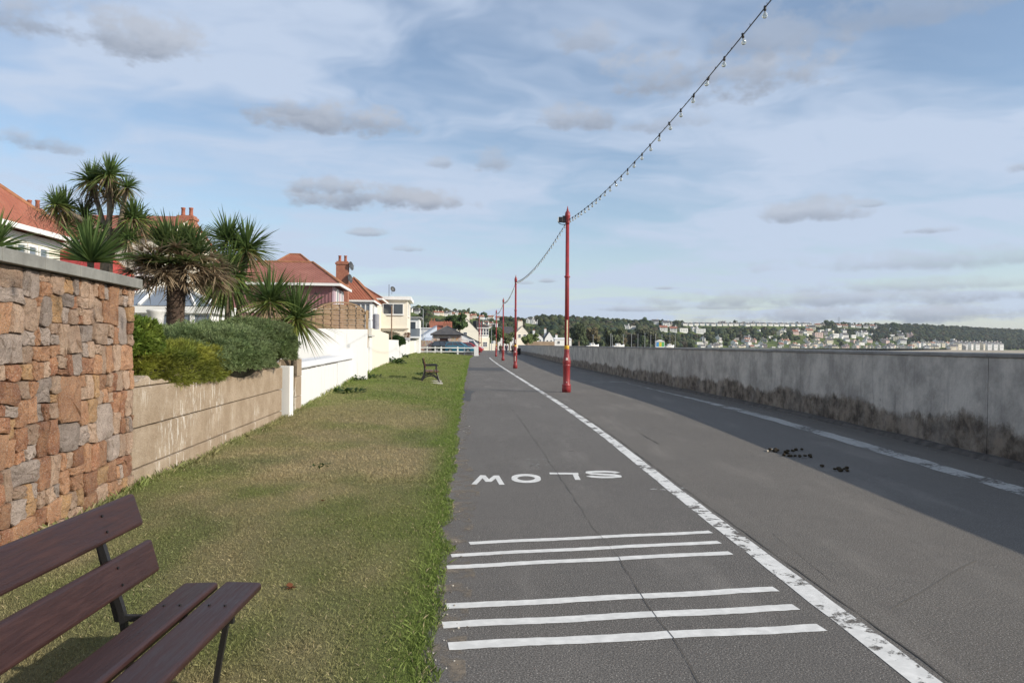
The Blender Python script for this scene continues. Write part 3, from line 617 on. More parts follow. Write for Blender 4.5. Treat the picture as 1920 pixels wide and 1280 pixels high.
# wooden arched panel fence
WOOD = plain('fence_wood', (.36, .245, .15), .8, .35, 4, .4, 40, c2=(.27, .18, .105))
pf = thing('garden_fence', 'arched brown wooden panel fence on top of the white cross wall', 'fence', (pb.x-.05, 27.75, 2.0), R(16))
nb = 11; bh = .092
for s0, s1 in ((-1.86, -.09), (-3.75, -2.0)):
    L = s1-s0
    for k in range(nb):
        z = .12+k*bh; tt = max(0, (z+bh*.5-.66)/.42); cut = L*.5*(1-math.sqrt(max(0, 1-tt*tt))) if tt > 0 else 0
        if tt >= 1: continue
        segs = np.linspace(s0+cut, s1-cut, 7); vs = []
        for i, xx in enumerate(segs):
            o_ = .007*(1 if (i+k) % 2 else -1)+(.012 if k % 2 else -.012); vs += [(xx, o_-.006, z), (xx, o_-.006, z+bh*.93), (xx, o_+.006, z+bh*.93), (xx, o_+.006, z)]
        fs = [(i*4+j, (i+1)*4+j, (i+1)*4+(j+1) % 4, i*4+(j+1) % 4) for i in range(6) for j in range(4)] + [(0, 1, 2, 3), (27, 26, 25, 24)]
        MB().add(vs, fs).build('slat', WOOD, pf)
    for i in range(1, 6):
        xx = s0+L*i/6; tt = abs((xx-(s0+s1)/2)/(L/2)); zt = .68+.42*math.sqrt(max(0, 1-tt*tt)); MB().box((xx-.012, -.045, .1), (xx+.012, -.03, zt)).build('batten', WOOD, pf)
    arc = [((s0+s1)/2+L/2*math.cos(a), .0, .68+.43*math.sin(a)) for a in np.linspace(0, math.pi, 19)]; MB().tube(arc, .03, 4, flat=1.3).build('top_rail', WOOD, pf)
    MB().box((s0, -.03, .05), (s1, .03, .115)).build('bottom_rail', WOOD, pf)
for xx, zb in ((-.02, -.55), (-1.93, 0)): MB().box((xx-.05, -.06, zb), (xx+.05, .05, .84)).build('post', plain('post_wood', (.40, .27, .15), .8, .3, 8), pf)
# raised garden soil and lawns behind the walls
m, b = new_mat('garden_soil'); v = coords(); setc(b, 'Base Color', mixc(sstep(noise(v, 1.5, 5), .35, .65), (.10, .075, .045), (.08, .10, .04))); setc(b, 'Roughness', 1)
vs = []; ysg = np.arange(1.4, 106, 2.0)
for y_ in ysg:
    w_ = float(wallX(y_))-.33; z_ = 1.02 if y_ < 16 else (1.0 if y_ < 27 else .8); vs += [(w_, y_, z_), (w_-3, y_, z_), (-60, y_, z_-.1)]
struct(MB().add(vs, [(i*3+j, i*3+j+1, i*3+j+4, i*3+j+3) for i in range(len(ysg)-1) for j in range(2)]).build('garden', m))
# ------------------------------------------------------------------ foreground bench
m, b = new_mat('bench_timber'); v = coords('Object'); x, y, z = separate(v)
gr = noise(combine(x*30, y*2.2, z*30), 2, 5, .65, .4); big = noise(v, 2.5, 4)
col = mixc(sstep(gr, .35, .7), (.027, .0105, .009), (.044, .0165, .0135)); col = mixc(sstep(big, .45, .7)*.6, col, (.030, .013, .014)); col = mixc(sstep(noise(combine(x*60, y*1.2, z*60), 1, 3), .64, .72)*.45, col, (.012, .007, .007))
setc(b, 'Base Color', col); setc(b, 'Roughness', .36 + .25*sstep(gr, .3, .7)); b.inputs['Specular IOR Level'].default_value = .55; bump(b, gr, .25, .006); TIMBER = m
bn = thing('park_bench', 'foreground slatted bench with dark red-brown planks on a black iron frame', 'bench', (-1.55, 2.7, 0), R(1.0))
def plank(par, a, c, y0, y1, th, name, seed):      # a, c: (x, z) cross-section ends of the visible face; thickness to the back
    a = Vector((a[0], 0, a[1])); c = Vector((c[0], 0, c[1])); d = (c-a); nrm = Vector((d.z, 0, -d.x)).normalized()*th
    mb = MB(); mb.obox(a+Vector((0, y0, 0)), d, Vector((0, y1-y0, 0)), nrm); o = mb.build(name, TIMBER, par, bevel=.017); o.modifiers['bevel'].segments = 3; return o
YA, YB = -1.15, .99
p1 = plank(bn, (-.155, .478), (-.20, .636), YA, YB, -.04, 'back_slat', 1); p2 = plank(bn, (-.222, .712), (-.275, .866), YA, YB-.03, -.04, 'back_slat', 2)
p3 = plank(bn, (-.035, .425), (.135, .43), YA, YB-.02, .042, 'seat_slat', 3); p4 = plank(bn, (.165, .43), (.345, .425), YA, YB-.01, .042, 'seat_slat', 4)
BOLT = plain('bolt_dark', (.012, .01, .01), .5)
for fy in (.63, -.75):
    mb = MB()
    mb.tube([(-.10, fy, -.02), (-.165, fy, .40), (-.30, fy, .83)], .019, 4); mb.build('back_leg', IRON, bn)
    MB().obox((-.165, fy+.012, .35), (-.11, 0, .43), (0, .006, 0), (-.04, 0, 0)).build('angle_iron', IRON, bn)
    MB().tube([(-.16, fy, .375), (.33, fy, .365)], .018, 4).build('seat_rail', IRON, bn)
    MB().tube([(.30, fy, .37), (.27, fy, .2), (.235, fy, -.02)], .016, 4).build('front_leg', IRON, bn)
    for (bx, bz, nx_, nz_) in ((-.165, .52, 1, .28), (-.186, .595, 1, .28), (-.235, .755, 1, .33), (-.258, .825, 1, .33), (.02, .428, 0, 1), (.09, .430, 0, 1), (.22, .430, 0, 1), (.29, .428, 0, 1)):
        c_ = Vector((bx+nx_*.003, fy, bz+nz_*.0035)); d_ = Vector((nx_, 0, nz_)).normalized()
        MB().tube([c_-d_*.008, c_+d_*.0015], .006, 8).build('bolt', BOLT, bn)
# ------------------------------------------------------------------ distant bench
SLATW = plain('slat_wood', (.15, .065, .036), .6, .3, 12)
p = G(815, 707, .3); by = 28.3; bx = P(808, 700, by).x; bz = float(lawn_z(bx, by))
db = thing('park_bench', 'bench with arched black iron side frame and armrest on the grass verge', 'bench', (bx, by, bz-.02), R(7)); db.scale = (1.06,)*3
def frame(y_):
    MB().tube([(-.36, y_, 0), (-.32, y_, .08), (-.245, y_, .25), (-.215, y_, .42), (-.235, y_, .62), (-.30, y_, .86)], [.035, .03, .028, .028, .026, .022], 6).build('back_leg', IRON, db)
    MB().tube([(.33, y_, 0), (.31, y_, .06), (.255, y_, .22), (.20, y_, .40)], [.032, .026, .024, .024], 6).build('front_leg', IRON, db)
    MB().tube([(-.30, y_, .13), (-.2, y_, .22), (-.1, y_, .265), (.02, y_, .275), (.13, y_, .24), (.22, y_, .17), (.29, y_, .08)], .022, 6).build('arch', IRON, db)
    MB().tube([(-.2, y_, .36), (.2, y_, .36)], .018, 6).build('seat_rail', IRON, db); MB().tube([(-.02, y_, .27), (-.02, y_, .36)], .018, 6).build('strut', IRON, db)
    MB().tube([(-.24, y_, .635), (-.1, y_, .63), (.15, y_, .64), (.26, y_, .635)], [.02, .02, .024, .016], 6).build('armrest', IRON, db); MB().tube([(.20, y_, .40), (.205, y_, .63)], .018, 6).build('arm_post', IRON, db)
frame(0); frame(1.5)
for k, (xx, zz_) in enumerate(((-.12, .415), (.02, .417), (.19, .417))): MB().box((xx-.062, -.09, zz_-.018), (xx+.062+(.03 if k == 2 else 0), 1.6, zz_+.018)).build('seat_slat', SLATW, db, bevel=.006)
for k in range(3):
    z0 = .55+k*.125; xx = -.225-(z0-.5)*.19; MB().obox((xx+.03, -.09, z0), (-.022, 0, .10), (0, 1.69, 0), (.028, 0, .006)).build('back_slat', SLATW, db)
MB().box((-.05, -.16, -.02), (.42, .16, .025)).build('concrete_pad', plain('pale_concrete', (.55, .52, .46), .9), db); MB().box((-.05, 1.34, -.02), (.42, 1.66, .025)).build('concrete_pad', MT['pale_concrete'], db)
# ------------------------------------------------------------------ red lamp posts
RED = plain('red_post_paint', (.30, .032, .035), .42, .25, 8, .12, 40, spec=.45, c2=(.22, .03, .032)); YEL = plain('yellow_band', (.75, .42, .03), .5); STK = plain('sticker_white', (.75, .70, .62), .6, .3, 20); PALE = plain('peeled_paint', (.62, .50, .26), .7, .35, 14, c2=(.70, .62, .45))
posts = [(3.15, .2), (P(1062, 735, 25.4).x, 25.4), (P(966, 690, 50.5).x, 50.5), (P(943, 677, 75).x, 75), (P(930, 670, 100).x, 100), (P(898, 664, 121).x, 121), (P(902, 660, 150).x, 150)]
prof_base = [(.150, 0), (.150, .17), (.145, .20), (.152, .22), (.152, .25), (.128, .28), (.120, .30), (.120, .86), (.135, .89), (.138, .92), (.120, .94), (.135, .97), (.142, 1.02), (.138, 1.06), (.098, 1.26), (.084, 1.37), (.088, 1.40), (.088, 1.44), (.080, 1.46)]
prof_shaft = [(.076, 1.461), (.070, 3.88), (.070, 3.881), (.098, 3.90), (.098, 3.94), (.066, 3.96), (.060, 5.70)]
prof_cap = [(.066, 5.701), (.074, 5.78), (.092, 5.98), (.100, 6.0), (.092, 6.02), (.082, 6.10), (.045, 6.16), (.03, 6.17), (.042, 6.20), (.025, 6.22), (.006, 6.33)]
me_b = MB().lathe(prof_base, seg=20).mesh('post_base', RED, True); me_s = MB().lathe(prof_shaft, seg=16).mesh('shaft', RED, True); me_c = MB().lathe(prof_cap, seg=16).mesh('finial', RED, True)
me_y = MB().lathe([(.081, 1.465), (.083, 1.47), (.083, 1.58), (.080, 1.585)], seg=16).mesh('yellow_band', YEL, True)
def curved(z0, z1, a0, a1, r0, r1, n=5): 
    vs = []
    for i in range(n+1):
        a = a0+(a1-a0)*i/n; vs += [(r0*math.cos(a), r0*math.sin(a), z0), (r1*math.cos(a), r1*math.sin(a), z1)]
    return [vs, [(2*i, 2*i+2, 2*i+3, 2*i+1) for i in range(n)]]
me_p = MB().add(*curved(1.60, 2.45, -1.75, -1.15, .0785, .0765)).mesh('peeled_strip', PALE); me_k = MB().add(*curved(1.09, 1.17, -1.85, -1.35, .1365, .121)).mesh('sticker', STK)
labs = ['red lamp post beside the camera carrying the near end of the bulb string', 'nearest full-height red cast-iron lamp post with floodlight and yellow band', 'second red lamp post, with white stickers on its shaft', 'third red lamp post along the promenade line', 'fourth red lamp post, just before the walkers', 'red lamp post right beside the white fence pier', 'farthest red lamp post before the cream gabled house']
def wrap(o): return o
for i, (px_, py_) in enumerate(posts):
    t = thing('lamp_post', labs[i], 'lamp post', (px_, py_, 0), 0, 'red lamp posts along the promenade')
    for nm, me in (('post_base', me_b), ('shaft', me_s), ('finial', me_c)): link(nm, me, t)
    if i in (1, 2, 4): link('yellow_band', me_y, t)
    if i in (1, 4): link('peeled_strip', me_p, t)
    if i < 5: link('sticker', me_k, t)
    if i == 2: MB().add(*curved(.5, .84, -1.75, -1.4, .122, .122)).build('sticker', STK, t); MB().add(*curved(1.7, 1.95, -1.9, -1.2, .0785, .078)).build('sticker', STK, t)
    if i == 1: MB().add(*curved(.33, .36, -1.7, -1.5, .121, .121)).build('sticker', STK, t)
fl = thing('floodlight', 'small black floodlight with pale glass on the nearest red post', 'floodlight', (posts[1][0], 25.4, 5.86))
MB().box((-.30, -.09, -.085), (-.17, .09, .085)).build('housing', IRON, fl, bevel=.015); MB().box((-.335, -.08, -.075), (-.302, .08, .075)).build('lens', plain('pale_lens', (.75, .75, .72), .2), fl); MB().box((-.17, -.05, -.10), (-.065, .05, .13)).build('bracket', IRON, fl)
MB().tube([(-.31, 0, -.10), (-.24, 0, -.15), (-.14, 0, -.17), (-.07, 0, -.16)], .012, 6).build('yoke', IRON, fl)
# ------------------------------------------------------------------ festoon strings
m, b = new_mat('bulb_glass'); setc(b, 'Base Color', (.72, .72, .64)); setc(b, 'Roughness', .08); b.inputs['Transmission Weight'].default_value = .8; b.inputs['IOR'].default_value = 1.25; BULB = m
bulb_me = MB().lathe([(.009, .0), (.016, -.011), (.029, -.031), (.033, -.048), (.029, -.065), (.017, -.078), (.004, -.081)], seg=12).mesh('bulb', BULB, True)
sock_me = MB().lathe([(.012, .045), (.016, .03), (.017, .0), (.013, -.014)], seg=8).mesh('socket', IRON, True)
sl_ = ['string of clear bulbs running overhead to the nearest red post', 'bulb string between the nearest and the second red post', 'bulb string between the second and the third red post', 'bulb string between the third and the fourth red post', 'bulb string crossing from the fourth post to the one at the fence pier', 'farthest bulb string, beyond the fence pier']
for i in range(6):
    A = Vector((*posts[i], 5.84)); B = Vector((*posts[i+1], 5.84)); L = (B-A).length; sag = [.62, .42, .42, .42, .6, .5][i]
    pt = lambda t: A.lerp(B, t) + Vector((0, 0, -4*sag*t*(1-t)))
    t_ = thing('light_string', sl_[i], 'string lights', A, 0, 'bulb strings between the posts')
    pts = [pt(k/48)-A for k in range(49)]; mb = MB(); mb.tube(pts, .0075 if i < 2 else .010, 5)
    for k in range(0, 240):
        if i < 2 and random.random() < .5: q_ = pt((k+random.random())/240)-A; mb.tube([q_, q_+Vector((random.uniform(-.01, .01), random.uniform(-.02, .02), random.uniform(.012, .03)))], .003, 4)
    mb.build('cable', IRON, t_)
    n = int(L/.655)
    for k in range(1, n):
        q_ = pt(k/n)-A; s_ = link('socket', sock_me, t_, loc=q_+Vector((0, 0, -.025))); s_.rotation_euler = (random.gauss(0, .12), random.gauss(0, .18), 0); bl = link('bulb', bulb_me, t_, loc=s_.location+Vector((0, 0, -.012))); bl.rotation_euler = s_.rotation_euler
# ------------------------------------------------------------------ dung and stick on the pavement
DUNG = plain('horse_dung', (.05, .036, .018), .95, .5, 30, .9, 60)
def lump(mb, c, r):
    bm = bmesh.new(); bmesh.ops.create_icosphere(bm, subdivisions=2, radius=1); k = [random.uniform(.75, 1.2) for _ in range(3)]
    vs = [(c[0]+v.co.x*r*k[0]*random.uniform(.86, 1.12), c[1]+v.co.y*r*k[1]*random.uniform(.86, 1.12), c[2]+v.co.z*r*.72*k[2]*random.uniform(.86, 1.1)) for v in bm.verts]; mb.add(vs, [[q.index for q in f.verts] for f in bm.faces]); bm.free()
for px, py, n, sp_, lab in ((1474, 849, 13, .15, 'largest heap of horse droppings, at the edge of the wall shadow'), (1477, 855, 5, .11, 'low dark dropping just in front of the largest heap'), (1510, 857, 5, .10, 'round dropping to the right of the largest heap'), (1448, 846, 3, .08, 'small dropping beside the pale twig'), (1537, 876, 2, .05, 'single small dropping between the heaps'), (1580, 882, 6, .12, 'twin-humped dropping nearest the sea wall'), (1498, 845, 2, .05, 'small crumb of droppings behind the largest heap')):
    c = G(px, py); mb = MB()
    for i in range(n): lump(mb, (random.uniform(-sp_, sp_), random.uniform(-sp_, sp_)*.8, random.uniform(.015, .035)), random.uniform(.02, .036))
    tag(mb.build('dung_heap', DUNG, smooth=True, loc=c), lab, 'dung', 'horse droppings on the promenade')
a_, c_ = G(1438, 847), G(1452, 843); tag(MB().tube([(0, 0, .012), tuple((c_-a_)*.5+Vector((0, .03, .014))), tuple(c_-a_+Vector((0, 0, .015)))], .012, 5).build('twig', plain('pale_twig', (.6, .53, .42), .9), loc=a_), 'pale stripped twig lying beside the droppings', 'twig')
# ------------------------------------------------------------------ spiky garden plants
def sword(mb, c, d, L, w, droop, col, tip=None, nseg=4, twist=0):
    d = Vector(d).normalized(); side = d.cross(Vector((0, 0, 1)))
    side = side.normalized() if side.length > .05 else Vector((1, 0, 0))
    side = (side + d.cross(side)*twist).normalized(); prof = [.55, 1, .85, .5, 0][:nseg+1] if nseg == 4 else [.6, 1, .6, 0]
    n = len(prof)-1; base = len(mb.v); tip = tip or col
    for i, pw in enumerate(prof):
        s = i/n; p = Vector(c) + d*L*s + Vector((0, 0, -droop*L*s*s)); k = tuple(col[j]+(tip[j]-col[j])*s for j in range(3))
        if i < n: mb.v += [tuple(p-side*w*pw/2), tuple(p+side*w*pw/2)]; mb.c += [k, k]
        else: mb.v.append(tuple(p)); mb.c.append(k)
    for i in range(n-1): mb.f.append((base+2*i, base+2*i+1, base+2*i+3, base+2*i+2)); mb.m.append(0)
    mb.f.append((base+2*n-2, base+2*n-1, base+2*n)); mb.m.append(0)
GRN = (.115, .175, .052); DKG = (.070, .115, .040); YLG = (.34, .36, .09); BRN = (.33, .25, .155)
def rosette(par, c, L, n, w, dead=.08, emin=-.5, name='leaf_head', droop=.32, stiff=1, axis=(0, 0, 1)):
    mb = MB(); ax = Vector(axis).normalized(); rot = Vector((0, 0, 1)).rotation_difference(ax)
    for i in range(n):
        e = math.asin(random.uniform(math.sin(emin*1.0), 1.0)) if random.random() < .75 else random.uniform(.2, 1.4); a = random.random()*6.283
        d = rot @ Vector((math.cos(a)*math.cos(e), math.sin(a)*math.cos(e), math.sin(e)))
        l = L*random.uniform(.65, 1.08)*(1-.12*max(0, -e)); k = random.uniform(.65, 1.35)
        if e < -.1 and random.random() < dead*5: col = tuple(q*k for q in BRN); tip = col
        elif e < .15: col = tuple((YLG[j]*.75+GRN[j]*.25)*k for j in range(3)); tip = tuple(GRN[j]*k for j in range(3))
        else: col = tuple((GRN[j]*.7+DKG[j]*.3)*k for j in range(3)); tip = tuple(GRN[j]*k*.95 for j in range(3))
        sword(mb, Vector(c)+d*.03, d, l, w*random.uniform(.8, 1.2), droop*random.uniform(.3, 1.5)*math.cos(e), col, tip, twist=random.gauss(0, .5))
    return mb.build(name, LEAF, par)
TRUNK = plain('cordyline_bark', (.24, .19, .14), .95, .4, 14, .8, 30); FIBRE = plain('palm_fibre', (.10, .068, .05), 1, .5, 18, .9, 40)
def root_of(name, label, px, py, Y, cat, z): p = P(px, py, Y); return thing(name, label, cat, (p.x, Y, z))
def cordyline(label, px, py, Y, z0, L, n, w, stem=True, lean=0, **k):
    p = P(px, py, Y); t = thing('cordyline', label, 'palm', (p.x, Y, z0)); h = p.z-z0
    if stem: MB().tube([(lean, 0, -.1), (lean*.5, 0, h*.5), (0, 0, h)], [.075, .06, .05], 8).build('trunk', TRUNK, t, True)
    rosette(t, (0, 0, h), L, n, w, **k); return t
cordyline('small spiky cordyline with yellow-green skirt standing before the white wall', 556, 598, 15.9, 1.0, 1.0, 300, .036, lean=-.06, emin=-1.0, droop=.25)
cordyline('spiky cordyline left of the one before the white wall', 507, 566, 15.7, 1.0, .98, 300, .034, emin=-.7, droop=.25)
cordyline('young spiky yucca-like cordyline rising behind the stone wall coping', 170, 492, 12.0, 1.4, .85, 150, .045, emin=.15, droop=.12)
cordyline('spiky cordyline cut by the left picture edge above the coping', -14, 468, 8.2, 1.3, .55, 150, .03, emin=-.3)
t = cordyline('broad drooping cordyline between the fan palm and the spiky pair', 428, 520, 16.6, 1.0, 1.1, 480, .045, emin=-1.2, droop=.6, dead=.03)
rosette(t, (.25, .4, P(455, 470, 17).z-1.0), .92, 330, .04, emin=-.8); rosette(t, (-.2, .5, P(405, 452, 17).z-1.0), .85, 220, .04, emin=-.5)
MB().tube([(0, 0, 0), (.15, .3, 1.4), (.25, .4, P(455, 470, 17).z-1.0)], .06, 7).build('trunk', TRUNK, t, True)
# tall branching cordyline
Yc = 17.2; p0 = P(195, 520, Yc); tc = thing('cordyline', 'tall many-headed cordyline tree with shaggy dead leaves behind the stone wall', 'palm', (p0.x, Yc, .9))
def loc(px, py, dy=0): q = P(px, py, Yc+dy); return (q.x-p0.x, dy, q.z-.9)
heads = [(205, 330, 0, .62, 190), (172, 340, .3, .60, 170), (238, 352, -.2, .42, 80), (122, 390, .1, .60, 150), (105, 385, -.3, .5, 120), (158, 405, .4, .55, 140), (250, 410, 0, .62, 170), (262, 420, .3, .5, 110), (165, 440, -.2, .6, 150), (240, 450, -.3, .5, 110), (215, 300+65, .3, .5, 110)]
b0 = [(0, 0, -.3), loc(200, 480), loc(197, 440)]
MB().tube(b0, [.17, .13, .11], 8).build('trunk', TRUNK, tc, True)
for i, (hx, hy, dy, L, n) in enumerate(heads):
    e = loc(hx, hy, dy); s = random.choice([loc(198, 440), loc(202, 470), loc(206, 480)]); mid = tuple((s[j]*.55+e[j]*.45)+(.06 if j == 0 else 0)*random.uniform(-1, 1) for j in range(3))
    MB().tube([s, mid, e], [.085, .06, .045], 7).build('branch', TRUNK, tc, True); rosette(tc, e, L*1.08, int(n*1.3), .036, dead=.14, emin=-1.0, droop=.45)
    if i in (0, 1, 3, 5, 6, 8, 9):
        mb = MB()
        for k in range(170):       # skirt of dead leaves and seed stalks
            a = random.random()*6.28; s_ = Vector(e)+Vector((0, 0, -random.uniform(.05, .45))); q = random.uniform(.5, 1.2); sword(mb, s_, (math.cos(a), math.sin(a), random.uniform(-.9, .3)), random.uniform(.2, .5), .012, .5, tuple(x*q for x in (.17, .135, .09)), nseg=3)
        mb.build('dead_skirt', LEAF, tc)
MB().tube([loc(222, 440), loc(232, 405), loc(236, 385)], [.07, .06, .05], 7).build('broken_stub', plain('bare_wood', (.42, .33, .24), .9), tc)
for (hx, hy) in ((85, 412), (70, 400)):
    mb = MB(); e = Vector(loc(hx, hy))
    for k in range(160):
        a = random.random()*6.28; q = random.uniform(.6, 1.2); sword(mb, e+Vector((random.gauss(0, .12), random.gauss(0, .1), random.gauss(0, .12))), (math.cos(a), math.sin(a), random.uniform(-.8, .9)), random.uniform(.1, .3), .008, .3, tuple(x*q for x in (.16, .15, .10)), nseg=3)
    mb.build('seed_plume', LEAF, tc)
# fan palm
Yp = 13.8; q = P(326, 606, Yp); pp = P(332, 505, Yp); fp = thing('fan_palm', 'stout fan palm with shaggy brown trunk and skirt of dead fronds', 'palm', (q.x, Yp, 1.0)); top = Vector((pp.x-q.x, 0, pp.z-1.0))
pts = []; mb = MB(); N = 26
MB().tube([(0, 0, -.3), tuple(top*.35), tuple(top*.7), tuple(top)], [.165, .155, .16, .18], 14).build('trunk', FIBRE, fp, True)
mb = MB()
for k in range(620):
    s = random.random(); a = random.random()*6.28; c = top*s; r_ = .155; d = Vector((math.cos(a), math.sin(a), 0)); g = random.uniform(.6, 1.5)
    sword(mb, c+d*r_, d*.55+Vector((0, 0, random.uniform(.2, .9)))+Vector((-d.y, d.x, 0))*random.uniform(-.6, .6), random.uniform(.05, .12), random.uniform(.02, .045), .5, tuple(x*g for x in (.12, .085, .062)), tuple(x*g for x in (.26, .20, .15)), nseg=3)
mb.build('leaf_stubs', LEAF, fp)
def fan(par, c, d, pet, rad, col, tip, droop, dead=False):
    d = Vector(d).normalized(); mb = MB(); hub = Vector(c) + d*pet + Vector((0, 0, -droop*pet*.25)); sword(mb, c, hub-Vector(c), (hub-Vector(c)).length*1.05, .03, 0, col, col)
    s = d.cross(Vector((0, 0, 1))); s = s.normalized() if s.length > .1 else Vector((1, 0, 0)); n_ = s.cross(d)
    ns = 30 if not dead else 22
    for k in range(ns):
        a = (k/(ns-1)-.5)*R(230 if not dead else 150); l = rad*random.uniform(.85, 1.05)*(1-.22*abs(a)/2)
        dd = d*math.cos(a)+s*math.sin(a)+n_*(.10*(1 if k % 2 else -1)+.22*abs(math.sin(a)))+(Vector((random.gauss(0, .22), random.gauss(0, .22), random.gauss(0, .22))) if dead else Vector())
        g = random.uniform(.75, 1.25); sword(mb, hub, dd, l, .042 if not dead else .026, (.12+droop*.25)*random.uniform(.5, 1.5) if not dead else random.uniform(.15, .6), tuple(x*g for x in col), tuple(x*g for x in tip), twist=random.gauss(0, .35))
    mb.build('frond', LEAF, par)
c0 = top+Vector((0, 0, .02))
for k in range(28):
    a = k*2.4+random.gauss(0, .2); e = random.uniform(.05, 1.35) if k > 5 else random.uniform(.9, 1.45)
    g = random.uniform(.8, 1.2); fan(fp, c0, (math.cos(a)*math.cos(e), math.sin(a)*math.cos(e), math.sin(e)), random.uniform(.36, .6), random.uniform(.52, .70), tuple(x*g for x in (.065, .115, .040)), tuple(x*g for x in (.17, .20, .065)), .25)
for (hx, hy, rr) in ((300, 408, .78), (392, 425, .68), (352, 430, .6), (322, 412, .66), (374, 428, .66), (285, 440, .6), (410, 450, .6)):   # the big upright fronds seen against the sky
    e = P(hx, hy, Yp-.1)-Vector((q.x, Yp, 1.0)); v_ = e-c0; fan(fp, c0, v_, v_.length*.55, rr, (.07, .12, .042), (.15, .20, .07), .05)
for k in range(120):
    a = random.random()*6.28; e = random.uniform(-.28, .65); g = random.uniform(.6, 1.25)
    fan(fp, c0+Vector((0, 0, -.08)), (math.cos(a)*math.cos(e), math.sin(a)*math.cos(e), math.sin(e)), random.uniform(.3, .8), random.uniform(.28, .48), tuple(x*g for x in (.20, .14, .085)), tuple(x*g for x in (.40, .31, .20)), .35, True)
# clipped evergreen mounds
def mound(name, label, cpx, cpy, Y, rx, ry, rz_, n, cols, L, seedoff, zbase=.9, low=-.35, wsp=.022, pw=1.0):
    c = P(cpx, cpy, Y); t = thing(name, label, 'shrub', (c.x, Y, zbase)); cz = c.z-zbase
    rg = np.random.default_rng(int(seedoff*100)); a = rg.random(n)*6.283; e = np.arcsin(rg.uniform(low, 1, n)); d = np.stack([np.cos(a)*np.cos(e), np.sin(a)*np.cos(e), np.sin(e)], -1)
    sq = np.sign(d)*np.abs(d)**pw
    bf = 1+.26*(fbm(a*2.2+seedoff, e*3.)-.5)+.22*(vnoise(a*6.+seedoff, e*7.)-.5)+.12*(vnoise(a*14.+seedoff, e*15.)-.5)
    p = sq*np.array([rx, ry, rz_])*(bf*(1-rg.random(n)**2*.2))[:, None]+np.array([0, 0, cz])
    g = rg.uniform(.6, 1.35, n)*(.72+.6*vnoise(a*3.+seedoff, e*3.+9)); mx = np.clip(fbm(a*1.7+seedoff*2, e*2.5)*1.7-.35, 0, 1)[:, None]; col = (np.array(cols[0])*(1-mx)+np.array(cols[1])*mx)*g[:, None]
    K = 4; p = np.repeat(p, K, 0); d = np.repeat(d, K, 0); col = np.repeat(col, K, 0); N_ = n*K
    dd = d*.8+rg.normal(0, 1, (N_, 3))*np.array([.6, .6, .5])+np.array([0, 0, .15]); dd /= np.linalg.norm(dd, axis=1)[:, None]; dd *= L*rg.uniform(.6, 1.4, (N_, 1))
    sdv = np.cross(dd, rg.normal(0, 1, (N_, 3))); sdv /= np.linalg.norm(sdv, axis=1)[:, None]+1e-9; sdv *= wsp*rg.uniform(.6, 1.2, (N_, 1))
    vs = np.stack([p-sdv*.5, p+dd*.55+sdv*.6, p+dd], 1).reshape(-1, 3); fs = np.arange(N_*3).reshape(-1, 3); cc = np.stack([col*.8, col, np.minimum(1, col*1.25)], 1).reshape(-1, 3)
    link('foliage', npmesh('foliage', vs, fs, cc, LEAF), t)
    # solid core coloured dark to stand in for shade inside the bush
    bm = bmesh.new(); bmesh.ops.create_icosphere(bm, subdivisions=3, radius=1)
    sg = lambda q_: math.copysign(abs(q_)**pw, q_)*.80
    vv = [(sg(v_.co.x)*rx, sg(v_.co.y)*ry, sg(v_.co.z)*rz_+cz) for v_ in bm.verts]; MB().add(vv, [[q_.index for q_ in f.verts] for f in bm.faces]).build('shade_core', plain('shade_core', (.035, .035, .018), 1, .5, 9), t); bm.free()
    for i in range(14):
        a = random.uniform(0, 6.28); MB().tube([(0, 0, 0), (math.cos(a)*rx*.5, math.sin(a)*ry*.5, cz*.6), (math.cos(a)*rx*.9, math.sin(a)*ry*.9, cz*.9+random.uniform(-.1, .1))], [.02, .014, .006], 5).build('stem', TRUNK, t)
    return t
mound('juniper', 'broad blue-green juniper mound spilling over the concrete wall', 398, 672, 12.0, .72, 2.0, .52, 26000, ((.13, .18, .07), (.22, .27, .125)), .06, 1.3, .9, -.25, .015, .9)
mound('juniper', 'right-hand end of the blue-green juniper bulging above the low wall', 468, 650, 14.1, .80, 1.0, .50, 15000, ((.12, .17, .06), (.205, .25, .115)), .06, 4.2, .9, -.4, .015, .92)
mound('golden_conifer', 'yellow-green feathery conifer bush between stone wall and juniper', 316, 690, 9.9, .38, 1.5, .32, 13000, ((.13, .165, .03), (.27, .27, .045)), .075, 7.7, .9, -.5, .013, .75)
mound('laurel_bush', 'bright green leafy bush tucked against the end of the stone wall', 258, 648, 8.9, .20, .40, .30, 2400, ((.10, .17, .03), (.22, .27, .05)), .07, 2.9, .9, -.3, .035, 1.0)
